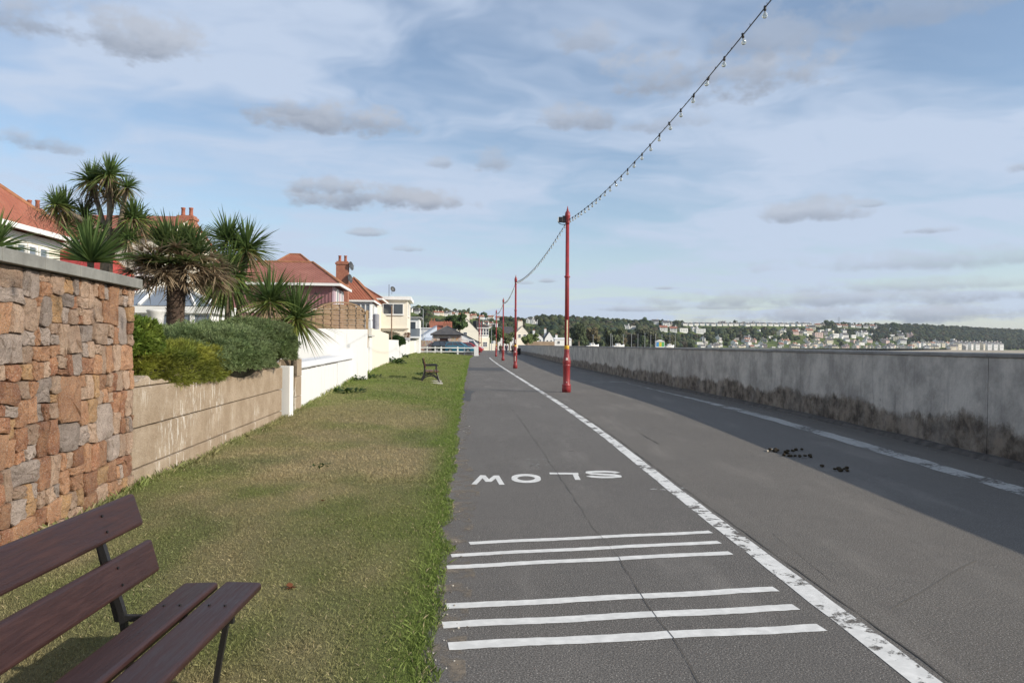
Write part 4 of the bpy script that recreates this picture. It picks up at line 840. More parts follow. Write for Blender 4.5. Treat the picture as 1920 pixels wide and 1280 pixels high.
# ------------------------------------------------------------------ house builders
def win(par, o, u, w, h, nx=1, ny=1, n=None, fw_=.06, gm=None, fm=None, dep=.05, rec=.0):
    o = Vector(o); u = Vector(u).normalized(); z = Vector((0, 0, 1)); n = Vector(n); mb = MB()
    bar = lambda a, c, e, f: mb.obox(o+u*a+z*c-n*.03, u*(e-a), z*(f-c), n*(.03+dep))
    bar(0, 0, w, fw_); bar(0, h-fw_, w, h); bar(0, fw_+.001, fw_, h-fw_-.001); bar(w-fw_, fw_+.001, w, h-fw_-.001)
    for i in range(1, nx): bar(w*i/nx-fw_*.4, fw_+.001, w*i/nx+fw_*.4, h-fw_-.001)
    for j in range(1, ny): mb.obox(o+u*fw_+z*(h*j/ny-fw_*.4)-n*.03, u*(w-2*fw_), z*fw_*.8, n*(.028+dep))
    f = mb.build('window', fm or WHITE, par); g = MB(); g.obox(o+u*.02+z*.02+n*.004, u*(w-.04), z*(h-.04), n*.012); g.build('pane', gm or GLASS, f)
    s = MB(); s.obox(o-u*.05-z*.05+n*.002, u*(w+.1), z*.05, n*(dep+.06)); s.build('sill', fm or WHITE, f); return f
def hip(par, x0, x1, y0, y1, z, rise, mat, ov=.3, name='roof', axis='x', inset=None):
    x0 -= ov; x1 += ov; y0 -= ov; y1 += ov; th = .10
    if axis == 'x': i = inset if inset is not None else (y1-y0)/2; ra, rb = (x0+i, (y0+y1)/2), (x1-i, (y0+y1)/2)
    else: i = inset if inset is not None else (x1-x0)/2; ra, rb = ((x0+x1)/2, y0+i), ((x0+x1)/2, y1-i)
    v_ = [(x0, y0, z), (x1, y0, z), (x1, y1, z), (x0, y1, z), (*ra, z+rise), (*rb, z+rise), (x0, y0, z-th), (x1, y0, z-th), (x1, y1, z-th), (x0, y1, z-th)]
    if axis == 'x': f_ = [(0, 1, 5, 4), (1, 2, 5), (2, 3, 4, 5), (3, 0, 4)]
    else: f_ = [(0, 1, 4), (1, 2, 5, 4), (2, 3, 5), (3, 0, 4, 5)]
    r = MB().add(v_, f_ + [(6, 9, 8, 7), (0, 6, 7, 1), (1, 7, 8, 2), (2, 8, 9, 3), (3, 9, 6, 0)]).build(name, mat, par)
    mb = MB(); ridge = [(ra, rb)] if ra != rb else []
    corners = [((x0, y0), ra), ((x1, y0), rb if axis == 'x' else ra), ((x1, y1), rb), ((x0, y1), ra if axis == 'x' else rb)]
    for (c, e) in corners: mb.tube([(*c, z+.02), (*e, z+rise+.02)], .07, 6)
    for (c, e) in ridge: mb.tube([(*c, z+rise+.02), (*e, z+rise+.02)], .07, 6)
    mb.build('ridge_tiles', plain('ridge_clay', (.36, .17, .09), .9, .3, 3) if mat not in (SLATE,) else plain('ridge_grey', (.13, .13, .13), .9), r)
    g = MB(); g.box((x0-.02, y0-.03, z-.16), (x1+.02, y0+.05, z-.012)); g.box((x1-.05, y0+.051, z-.16), (x1+.03, y1+.02, z-.012)); g.build('fascia', WHITE if mat is not SLATE else IRON, r); return r
def gable(par, x0, x1, y0, y1, z, rise, mat, wall, ov=.25, axis='y', name='roof'):
    th = .1; mb = MB()
    if axis == 'y':
        xm = (x0+x1)/2; MB().prism([(x0, y0, z-.05), (x1, y0, z-.05), (xm, y0, z+rise-.06)], (0, y1-y0, 0)).build('gable', wall, par)
        k = rise/((x1-x0)/2); sec = [(x0-ov, z-ov*k), (xm, z+rise), (x1+ov, z-ov*k), (x1+ov, z-ov*k-th), (xm, z+rise-th), (x0-ov, z-ov*k-th)]
        pts = [(a, y0-ov*.3, c+.1) for a, c in sec]; d = Vector((0, y1-y0+ov*.6, 0))
    else:
        ym = (y0+y1)/2; MB().prism([(x0, y0, z-.05), (x0, y1, z-.05), (x0, ym, z+rise-.06)], (x1-x0, 0, 0)).build('gable', wall, par)
        k = rise/((y1-y0)/2); sec = [(y0-ov, z-ov*k), (ym, z+rise), (y1+ov, z-ov*k), (y1+ov, z-ov*k-th), (ym, z+rise-th), (y0-ov, z-ov*k-th)]
        pts = [(x0-ov*.3, a, c+.1) for a, c in sec]; d = Vector((x1-x0+ov*.6, 0, 0))
    vs = [Vector(q_) for q_ in pts] + [Vector(q_)+d for q_ in pts]; f_ = [(0, 1, 7, 6), (1, 2, 8, 7), (2, 3, 9, 8), (3, 4, 10, 9), (4, 5, 11, 10), (5, 0, 6, 11), (0, 5, 4, 1), (1, 4, 3, 2), (6, 7, 10, 11), (7, 8, 9, 10)]
    return MB().add(vs, f_).build(name, mat, par)
m, b = new_mat('red_brick'); v = coords(); bt = m.node_tree.nodes.new('ShaderNodeTexBrick'); V.nt.links.new(coords('Object', (1, 1, 1)), bt.inputs[0])
x, y, z = separate(v); V.nt.links.new(combine(x+y, z, 0.0), bt.inputs[0]); bt.inputs['Scale'].default_value = 4.2; bt.inputs['Color1'].default_value = (.30, .10, .06, 1); bt.inputs['Color2'].default_value = (.42, .16, .09, 1); bt.inputs['Mortar'].default_value = (.33, .25, .19, 1); bt.inputs['Mortar Size'].default_value = .018
setc(b, 'Base Color', bt.outputs[0]); setc(b, 'Roughness', .9); bump(b, V(bt.outputs['Fac'])*-1.0, .5, .02); BRICK = m
POT = plain('clay_pot', (.36, .13, .08), .8, .2, 6)
def chimney(par, x, y, z0, z1, w, d, pots=2, mat=None):
    ch = MB().box((x-w/2, y-d/2, z0), (x+w/2, y+d/2, z1-.25)).build('chimney', mat or BRICK, par)
    MB().box((x-w/2-.06, y-d/2-.06, z1-.248), (x+w/2+.06, y+d/2+.06, z1-.10)).build('corbel', mat or BRICK, ch); MB().box((x-w/2+.02, y-d/2+.02, z1-.098), (x+w/2-.02, y+d/2-.02, z1)).build('cap', mat or BRICK, ch)
    for i in range(pots): MB().lathe([(.13, 0), (.11, .1), (.10, .38), (.125, .40), (.125, .46), (.09, .47)], (x+(i-(pots-1)/2)*w/max(pots, 1)*.95, y, z1+.002), 10).build('chimney_pot', POT, ch, True)
    return ch
def dish(par, c, n=(0, -1, .3), r=.3):
    n = Vector(n).normalized(); a = n.orthogonal().normalized(); b_ = n.cross(a); vs = []; c = Vector(c)
    for i, (rr, dd) in enumerate(((0.001, .0), (.5, .02), (1, .09))):
        for k in range(14): q_ = 6.283*k/14; vs.append(c+(a*math.cos(q_)+b_*math.sin(q_))*rr*r+n*dd)
    dm = plain('dish_dark', (.06, .065, .07), .5); d_ = MB().add(vs, [(i*14+k, i*14+(k+1) % 14, (i+1)*14+(k+1) % 14, (i+1)*14+k) for i in range(2) for k in range(14)]).build('satellite_dish', dm, par); MB().tube([c-b_*r*.9, c+n*.32], .012, 5).build('feed_arm', dm, d_); MB().tube([c, c-n*.1, c-n*.12-Vector((0, 0, .45))], .02, 5).build('mount', dm, d_)
ROW = R(5.4)
XN, YN = (1, 0, 0), (0, -1, 0)
# pink house
PINK = tiles('pink_tile_hanging', (.27, .125, .14), (.36, .18, .195), 5); LILAC = wallpaint('lilac_render', (.42, .31, .36))
ph = thing('pink_house', 'dusky pink tile-hung house with red hipped roof behind the fence panel', 'house', (P(624, 560, 43.7).x, 43.7, 0), ROW)
MB().box((-7.5, 0, 0), (-.003, 4.6, 4.94)).build('wall', PINK, ph); MB().box((-.04, -.012, 0), (.05, 4.62, 4.93)).build('side_wall', LILAC, ph); MB().box((-7.5, -.05, 3.35), (.07, .0, 3.62)).build('cream_band', WALLC, ph)
hip(ph, -9.5, .05, 0, 4.6, 5.1, 1.45, TILEP, .42, inset=2.0); win(ph, (.055, .9, 3.7), (0, 1, 0), .95, 1.15, 1, 1, XN, .12); win(ph, (.055, 2.9, 3.7), (0, 1, 0), .95, 1.15, 1, 1, XN, .12)
MB().tube([(-1.9, -.06, 5.0), (-1.9, -.06, 0)], .05, 8).build('downpipe', WHITE, ph); MB().tube([(-1.0, -.10, 4.5), (-.9, -.18, 4.45)], .06, 6).build('wall_lamp', IRON, ph)
# red-roofed house with chimney and bay
rh = thing('red_roofed_house', 'house with big red hipped roof, brick chimney and white bay windows', 'house', (P(696, 570, 60).x, 60, 0), ROW)
MB().box((-12, 2, 0), (-2.0, 11, 5.2)).build('wall', WALLW, rh); hip(rh, -12.5, -1.9, 1.5, 11, 5.2, 4.2, TILE, .35, inset=5.2)
MB().box((-3.1, 0, 0), (-.02, 6, 4.95)).build('bay', wallpaint('pale_grey_render', (.66, .68, .70)), rh); hip(rh, -3.1, 0, 0, 6.5, 5.1, 1.9, TILE, .25, name='bay_roof', axis='y', inset=1.6)
for k in range(5): win(rh, (-1.95+k*.375, -.02, 3.55), (1, 0, 0), .37, 1.25, 1, 2 if k in (0, 4) else 1, YN, .05, GLASSB)
win(rh, (-.01, .8, 3.6), (0, 1, 0), 1.6, 1.2, 2, 1, XN)
pc = P(639.5, 500, 56.5); cl_ = rh.matrix_world
chx = P(634, 500, 57.5).x-rh.location.x
chimney(rh, chx, -1.4+0, 4.6, P(640, 488, 57.5).z, .92, .75, 2)
dish(rh, (chx+.62, -1.6, P(652, 497, 57.5).z), (1, -.4, .2), .36); dish(rh, (chx+.55, -1.7, P(652, 521, 57.5).z), (1, -.4, .2), .36)
# second red roof beyond
r2 = thing('red_roofed_house', 'lower red hipped roof beyond the chimney, sloping down to the cream house', 'house', (P(712, 560, 68).x, 68, 0), ROW)
MB().box((-6.5, 0, 0), (-.3, 7, 5.6)).build('wall', WALLC, r2); hip(r2, -6.5, 0, 0, 7, 5.75, 1.9, TILE, .25, inset=3.1); win(r2, (-1.9, -.02, 4.3), (1, 0, 0), 1.1, 1.1, 3, 1, YN, .05, GLASSB)
# cream flat-roofed house
ch_ = thing('cream_house', 'cream flat-roofed house with corner window, terrace parapet and arched opening', 'house', (P(764, 600, 76).x, 76, 0), ROW)
MB().box((-3.0, 0, 0), (0, 7, 6.05)).build('wall', WALLC, ch_); MB().box((-5.3, 1.5, 0), (-3.003, 7, 5.9)).build('wing', WALLP, ch_)
MB().box((-5.6, -.35, 6.06), (.35, 7.3, 6.40)).build('flat_roof', WHITE, ch_); win(ch_, (-2.5, -.03, 4.55), (1, 0, 0), 2.1, 1.15, 2, 1, YN, .08); win(ch_, (.01, .4, 4.4), (0, 1, 0), 2.6, 1.4, 2, 1, XN, .08)
win(ch_, (-4.9, 1.47, 4.5), (1, 0, 0), 1.3, 1.2, 3, 1, YN, .06, GLASSB)
MB().prism([(-4.6, -2.6, 3.2), (.1, -2.6, 3.2), (.1, -2.6, 4.25), (-1.9, -2.6, 4.25), (-2.5, -2.6, 4.85), (-4.6, -2.6, 4.85)], (0, .25, 0)).build('parapet', WALLC, ch_); MB().box((-.15, -2.347, 3.2), (.1, -.003, 4.25)).build('parapet', WALLC, ch_); MB().box((-4.7, -2.75, 3.08), (.2, -.003, 3.195)).build('terrace_slab', WALLC, ch_)
arch = [(-3.4, -2.5, 0), (-3.4, -2.5, 2.3)] + [(-1.9+1.5*math.cos(a), -2.5, 2.3+.55*math.sin(a)) for a in np.linspace(math.pi, 0, 11)] + [(-.4, -2.5, 2.3), (-.4, -2.5, 0), (.08, -2.5, 0), (.08, -2.5, 3.07), (-4.6, -2.5, 3.07), (-4.6, -2.5, 0)]
MB().prism(arch, (0, .25, 0)).build('arch_wall', WALLC, ch_); win(ch_, (-2.6, -.03, .6), (1, 0, 0), 1.3, 1.7, 2, 1, YN, .07); MB().box((-4.6, -2.249, 0), (-4.45, -.003, 3.07)).build('side_wall', WALLC, ch_)
dish(ch_, (-1.6, 1, 7.2), (.6, -.8, .3), .30); MB().tube([(-1.95, 1, 6.4), (-1.95, 1, 7.7)], .03, 6).build('mast', IRON, ch_); dish(ch_, (-4.4, 1.35, 5.35), (0, -1, .2), .33)
# house with glass balcony beyond
bh_ = thing('balcony_house', 'white house with glazed balcony rail just beyond the cream house', 'house', (P(786, 620, 96).x, 96, 0), ROW); MB().box((-4, 0, 0), (0, 8, 4.9)).build('wall', WALLW, bh_); MB().box((-4, -.3, 4.901), (.3, 8.3, 5.1)).build('flat_roof', plain('grey_felt', (.3, .3, .3), .9), bh_)
MB().box((-2.5, -1.8, 2.35), (.15, -.003, 2.55)).build('balcony_slab', WHITE, bh_); MB().box((-2.4, -1.75, 2.552), (.1, -1.72, 3.5)).build('balcony_glass', GLASSB, bh_); MB().box((.08, -1.70, 2.552), (.11, -.05, 3.5)).build('balcony_glass', GLASSB, bh_); MB().tube([(-2.4, -1.735, 3.52), (.1, -1.735, 3.52), (.1, -.05, 3.52)], .03, 6).build('handrail', IRON, bh_); win(bh_, (-2.2, -.03, 2.6), (1, 0, 0), 1.8, 1.9, 2, 1, YN, .07); win(bh_, (-1.9, -.03, .4), (1, 0, 0), 1.2, 1.2, 2, 1, YN, .07)
# left house with window band
lh = thing('tiled_house', 'house with long white window band and mossy red roof at the left edge', 'house', (-15.4, 25.4, 0), R(4)); MB().box((-9, -14, 0), (-.003, 0, 4.98)).build('wall', WALLP, lh); MB().box((-.05, -14, 4.72), (.05, .04, 4.95)).build('cornice', WHITE, lh)
hip(lh, -9, 0, -14, 0, 5.12, 4.3, TILE, .45, axis='y', inset=4.95)
for k in range(6): win(lh, (.01, -.75-.62*(k+1), 3.55), (0, 1, 0), .56, 1.12, 1, 1, XN, .09, GLASSB)
MB().box((-6, .02, 1), (-.2, 1.6, 3.3)).build('porch', WALLC, lh); hip(lh, -6, 0, 0.2, 1.8, 3.55, .75, plain('red_porch_tile', (.42, .10, .06), .8, .3, 4), .25, name='porch_roof', inset=.9)
# red and cream house behind the cordylines
REDP = plain('bright_red_paint', (.42, .055, .045), .6, .25, 3)
hb = thing('red_and_cream_house', 'cream house with red roofs and brick chimneys half hidden by the tall cordyline', 'house', (P(292, 560, 37).x, 37, 0), R(3))
MB().box((-12, 0, 0), (0, 9, 6.9)).build('wall', WALLP, hb); gable(hb, -12, 0, 0, 9, 6.9, 1.6, TILE, WALLP, .3, 'x'); MB().box((-4.6, -2.6, 0), (-1.0, -.003, 4.3)).build('bay', REDP, hb); hip(hb, -4.6, -1.0, -2.6, -.1, 4.45, 1.5, REDP, .3, name='bay_roof', inset=1.2)
MB().box((-1.25, -.25, 4.6), (.3, -.02, 4.85)).build('gutter', WHITE, hb); win(hb, (-.9, -.03, 4.9), (1, 0, 0), .7, 1.1, 1, 2, YN, .06); win(hb, (-9.5, -.03, 4.6), (1, 0, 0), 1.8, 1.2, 3, 1, YN, .06)
chimney(hb, -.2, 4.5, 6.0, P(290, 405, 41.5).z, .9, .7, 2); chimney(hb, P(80, 390, 41.5).x-hb.location.x, 4.5, 6.5, P(80, 394, 41.5).z, .9, .7, 2); MB().box((-10.6, -1.6, 0), (-7.2, -.003, 5.6)).build('wing', REDP, hb); hip(hb, -10.6, -7.2, -1.6, 0, 5.75, 1.0, TILE, .25, name='wing_roof', inset=.9)
# conservatory
cv = thing('conservatory', 'white framed conservatory with glass roof behind the fan palm', 'conservatory', (P(398, 585, 22.5).x, 22.5, .7), R(4)); zt = P(398, 574, 22.5).z-.7; cw_ = 3.4
for k in range(6): win(cv, (-cw_+k*cw_/6+.005, -.02, .75), (1, 0, 0), cw_/6-.01, zt-.95, 1, 1, YN, .06, GLASSB)
MB().box((-cw_, 0, 0), (-.06, 2.5, zt-.22)).build('dwarf_wall', WHITE, cv); MB().box((-cw_-.1, -.14, zt-.22), (.08, 2.6, zt-.02)).build('eaves_beam', WHITE, cv)
apex = [(-cw_*.62, 1.2, zt+.62), (-cw_*.36, 1.2, zt+.62)]; A4 = [(-cw_-.05, -.1, zt), (.04, -.1, zt), (.04, 2.5, zt), (-cw_-.05, 2.5, zt)]
MB().add([*A4, *apex], [(0, 1, 5, 4), (2, 3, 4, 5), (3, 0, 4)]).build('glass_roof', GLASSB, cv); MB().add([(A4[1][0], A4[1][1], zt+.01), (A4[2][0], A4[2][1], zt+.01), (apex[1][0], apex[1][1], apex[1][2]+.01)], [(0, 1, 2)]).build('roof_panel', WHITE, cv)
for a_, c_ in ((A4[0], apex[0]), (A4[1], apex[1]), (apex[0], apex[1]), ((-cw_*.62, -.1, zt), apex[0]), ((-cw_*.36, -.1, zt), apex[1]), ((-cw_*.14, -.1, zt), (-cw_*.26, .6, zt+.36))): MB().tube([Vector(a_)+Vector((0, 0, .03)), Vector(c_)+Vector((0, 0, .03))], .045, 5).build('glazing_bar', WHITE, cv)
o = MB().lathe([(.16, 0), (.20, .35), (.23, .62), (.25, .66), (.22, .68)], seg=14).build('garden_urn', plain('urn_stone', (.6, .6, .58), .9, .3, 5), smooth=True, loc=(P(292, 590, 20.8).x, 20.8, P(292, 603, 20.8).z-.35)); tag(o, 'pale stone garden urn in front of the conservatory, left of the palm trunk', 'urn')
# ------------------------------------------------------------------ white rail fence and pier
fy = 105.0
xa, xb = P(785, 655, fy).x, P(886, 655, fy).x
struct(MB().box((-30, 106.4, -.02), (-5.7, 128, .28)).build('car_park', bpy.data.materials['asphalt_car_park']))
rf = thing('rail_fence', 'white two-rail wooden fence in front of the parked cars', 'fence', (xa, fy, .08), R(-1.5)); Lf = xb-xa
for k, pxp in enumerate((785.5, 801, 816, 827.5, 858.5, 871)):
    xx = P(pxp, 655, fy).x-xa; w = .11 if k in (3, 4) else .06; MB().prism([(xx-w, -.06, -.2), (xx+w, -.06, -.2), (xx+w, -.06, 1.12), (xx, -.06, 1.22), (xx-w, -.06, 1.12)], (0, .12, 0)).build('post', WHITE if k != 5 else plain('grey_post', (.35, .35, .38), .6), rf)
for z in (.42, .95): MB().box((-.1, -.10, z), (Lf+.3, -.061, z+.13)).build('rail', WHITE, rf)
p = P(893, 660, 104); o = MB().prism([(-.30, 0, -.1), (.30, 0, -.1), (.26, 0, 1.28), (-.30, 0, 1.32)], (0, .5, 0)).build('fence_pier', WHITE, loc=(p.x, 104, 0)); tag(o, 'thick white pier where the rail fence meets the path', 'pier')
# ------------------------------------------------------------------ granite shelter
m, b = new_mat('rubble_granite'); v = coords(); vo = m.node_tree.nodes.new('ShaderNodeTexVoronoi'); vo.inputs['Scale'].default_value = 3.2; V.nt.links.new(v, vo.inputs['Vector'])
setc(b, 'Base Color', mixc(sstep(V(vo.outputs['Distance']), .25, .62), mixc(.88, vo.outputs['Color'], (.44, .24, .13)), (.42, .36, .30))); setc(b, 'Roughness', .9); bump(b, V(vo.outputs['Distance'])*-1.0, .6, .05); RUB = m
sh = thing('stone_shelter', 'small granite shelter with dark pyramid slate roof and brown door', 'shelter', (P(838, 640, 116).x, 116, 0), R(4)); hw = 2.15
for (x0, x1) in ((-hw, -1.32), (.35, hw)): MB().box((x0, 0, 0), (x1, .4, 3.0)).build('wall', RUB, sh)
MB().box((-1.32, .0, 2.55), (.35, .4, 3.0)).build('lintel', RUB, sh); MB().box((-hw, .402, 0), (-hw+.35, 4, 3)).build('wall', RUB, sh); MB().box((hw-.35, .402, 0), (hw, 4, 3)).build('wall', RUB, sh); MB().box((-1.32, .15, 0), (.35, .22, 2.55)).build('door', plain('brown_door', (.055, .025, .02), .7), sh)
QUO = plain('pale_quoin', (.58, .50, .44), .9)
for k in range(7):
    for xx in (-hw, -1.34, .37, hw): MB().box((xx-(.22 if k % 2 else .13), -.02, .1+k*.41), (xx+(.22 if k % 2 else .13), .0, .1+k*.41+.33)).build('quoin', QUO, sh)
hip(sh, -hw, hw, 0, 4.3, 3.12, 1.35, SLATE, .38, axis='x', inset=2.5)
rw = MB().box((0, 0, 0), (P(811, 650, 113).x-P(779, 650, 113).x, .4, P(790, 638, 113).z)).build('rubble_wall', RUB, loc=(P(779, 650, 113).x, 113, 0)); tag(rw, 'low granite rubble wall left of the stone shelter', 'wall')
# houses round the shelter
bg_ = thing('white_gabled_house', 'white house with pale blue-grey sloping roofs behind the stone shelter', 'house', (P(819, 640, 134).x, 134, 0), R(10)); MB().box((-3.4, 0, 0), (0, 7, 2.9)).build('wall', WALLW, bg_)
PBL = plain('pale_blue_roof', (.42, .47, .54), .7, .15, 2); MB().prism([(-3.6, -.2, 2.3), (0, -.2, 4.75), (0, -.2, 2.3)], (0, 7, 0)).build('gable', wallpaint('bluish_render', (.62, .68, .76)), bg_); MB().prism([(-3.8, -.3, 2.2), (.02, -.3, 4.85), (.02, -.3, 4.98), (-3.9, -.3, 2.32)], (0, 7.3, 0)).build('roof', PBL, bg_); MB().prism([(-2.7, -2.6, 1.55), (.1, -2.6, 1.55), (.1, -.21, 2.75), (-2.0, -.21, 2.75)], (0, 0, .1)).build('lean_to_roof', PBL, bg_); MB().box((-2.6, -2.5, 0), (0, -.21, 1.54)).build('lean_to', WALLW, bg_)
bt_ = thing('brick_terrace', 'brick-red roofed terrace house with row of clay chimney pots', 'house', (P(824, 640, 152).x, 152, 0), R(3)); MB().box((-2.2, 0, 0), (2.4, 6, 4.6)).build('wall', BRICK, bt_); gable(bt_, -2.2, 2.4, 0, 6, 4.6, 1.6, TILE, BRICK, .2, 'x')
chimney(bt_, -1.4, .6, 4.0, 6.35, 1.2, .7, 2); chimney(bt_, 1.5, .6, 4.0, 5.9, 1.6, .7, 3)
wb = thing('white_building', 'plain white low building seen left of the pale blue roofs', 'house', (P(800, 640, 150).x, 150, 0), R(3)); MB().box((-3.2, 0, 0), (1.5, 6, P(790, 616, 150).z)).build('wall', WALLW, wb); win(wb, (-2.4, -.03, 2), (1, 0, 0), 1.1, 1.2, 1, 1, YN); MB().box((-3.4, -.2, P(790, 616, 150).z+.001), (1.7, 6.2, P(790, 616, 150).z+.2)).build('flat_roof', WHITE, wb)
# cream gabled house
cg = thing('cream_gabled_house', 'cream gable-ended house with slate roof and white glazed bay at the path end', 'house', (P(897, 650, 196).x, 196, 0), R(12)); MB().box((-6.2, 0, -.2), (0, 11, 5.0)).build('wall', WALLP, cg); gable(cg, -6.2, 0, 0, 11, 5.0, 3.2, SLATE, WALLP, .25, 'y')
chimney(cg, -3.1, .8, 7.0, 9.6, 1.5, .8, 2, WALLP); chimney(cg, -3.1, 10, 7.0, 9.8, 1.6, .9, 2, plain('stone_stack', (.42, .38, .33), .9))
MB().box((.003, 2.5, -.2), (3.4, 9, 3.4)).build('wing', WALLP, cg); MB().box((.0, 2.3, 5.9), (3.6, 9.2, 6.1)).build('bay_roof', WHITE, cg); MB().box((.2, 2.7, 3.41), (3.2, 8.8, 4.05)).build('bay_base', WHITE, cg)
for k in range(4): win(cg, (.2+k*.75, 2.55, 4.05), (1, 0, 0), .74, 1.8, 1, 2, YN, .10)
win(cg, (1.6, 2.48, 1.0), (1, 0, 0), 1.2, 1.3, 2, 2, YN, .08); win(cg, (-4.0, -.02, 3.6), (1, 0, 0), 1.0, 1.2, 1, 2, YN); MB().prism([(-.2, 2.5, 5.0), (3.5, 2.5, 6.11), (3.5, 2.5, 6.2), (-.2, 2.5, 8.0)], (0, 6, 0)).build('side_roof', SLATE, cg)
MB().box((3.45, 2.4, -.2), (5.2, 2.7, 1.9)).build('yard_wall', WALLP, cg); tr = MB()
lw_ = MB().box((-1.9, -26, 0), (2.9, -25.6, 0.1))
ww_ = thing('white_lean_to', 'white sloping-roofed outbuilding between shelter and cream gabled house', 'house', (P(888, 640, 150).x, 150, 0), R(6)); MB().prism([(-3.2, 0, 0), (1.2, 0, 0), (1.2, 0, 1.9), (-2.4, 0, 3.7), (-3.2, 0, 3.5)], (0, 5, 0)).build('wall', WALLW, ww_); MB().prism([(1.4, -.2, 1.85), (-2.4, -.2, 3.75), (-3.3, -.2, 3.55), (-3.3, -.2, 3.68), (-2.4, -.2, 3.9), (1.4, -.2, 2.0)], (0, 5.4, 0)).build('roof', SLATE, ww_)
# houses beyond the lamp posts
for (px0, px1, pyb, pya, Y, wm, rm, lab) in ((925, 963, 626, 612, 235, WALLW, SLATE, 'grey-roofed white bungalow between the far lamp posts'), (968, 990, 623, 611, 240, WALLC, SLATE, 'pale pink tall gabled house with broad chimney just right of the second post'), (1000, 1018, 633, 625, 265, WALLW, SLATE, 'small white cottage right of the pink gabled house'), (1022, 1038, 634, 622, 270, WALLW, SLATE, 'white steep-gabled cottage near the nearest post'), (1040, 1072, 636, 633, 280, WALLW, WALLW, 'long low white building behind the nearest post')):
    a, c = P(px0, 640, Y), P(px1, 640, Y); w = c.x-a.x; ze, za = P(px0, pyb, Y).z, P(px0, pya, Y).z; t = thing('far_house', lab, 'house', (a.x, Y, 0), R(6)); MB().box((0, 0, -.2), (w, 8, ze)).build('wall', wm, t); gable(t, 0, w, 0, 8, ze, max(.3, za-ze), rm, wm, .2, 'y' if 'gabled' in lab else 'x')
    for k in range(2): win(t, (w*(.15+.45*k), -.03, ze-1.7), (1, 0, 0), min(1.1, w*.25), 1.1, 1, 2, YN, .07)
    if 'chimney' in lab: chimney(t, w*.35, 1.0, ze, za+1.6, 1.6, 1.0, 2, wm)
    elif w > 3: chimney(t, w*.2, 4.0, ze, za+1.1, .8, .7, 2, wm)
tw = MB().box((0, 0, 0), (P(1040, 640, 200).x-P(985, 640, 200).x, .4, P(1000, 640, 200).z)).build('terrace_wall', plain('sandstone_wall', (.42, .31, .21), .9, .3, .8), loc=(P(985, 640, 200).x, 200, 0)); tag(tw, 'brown stone retaining wall beyond the end of the sea wall', 'wall')
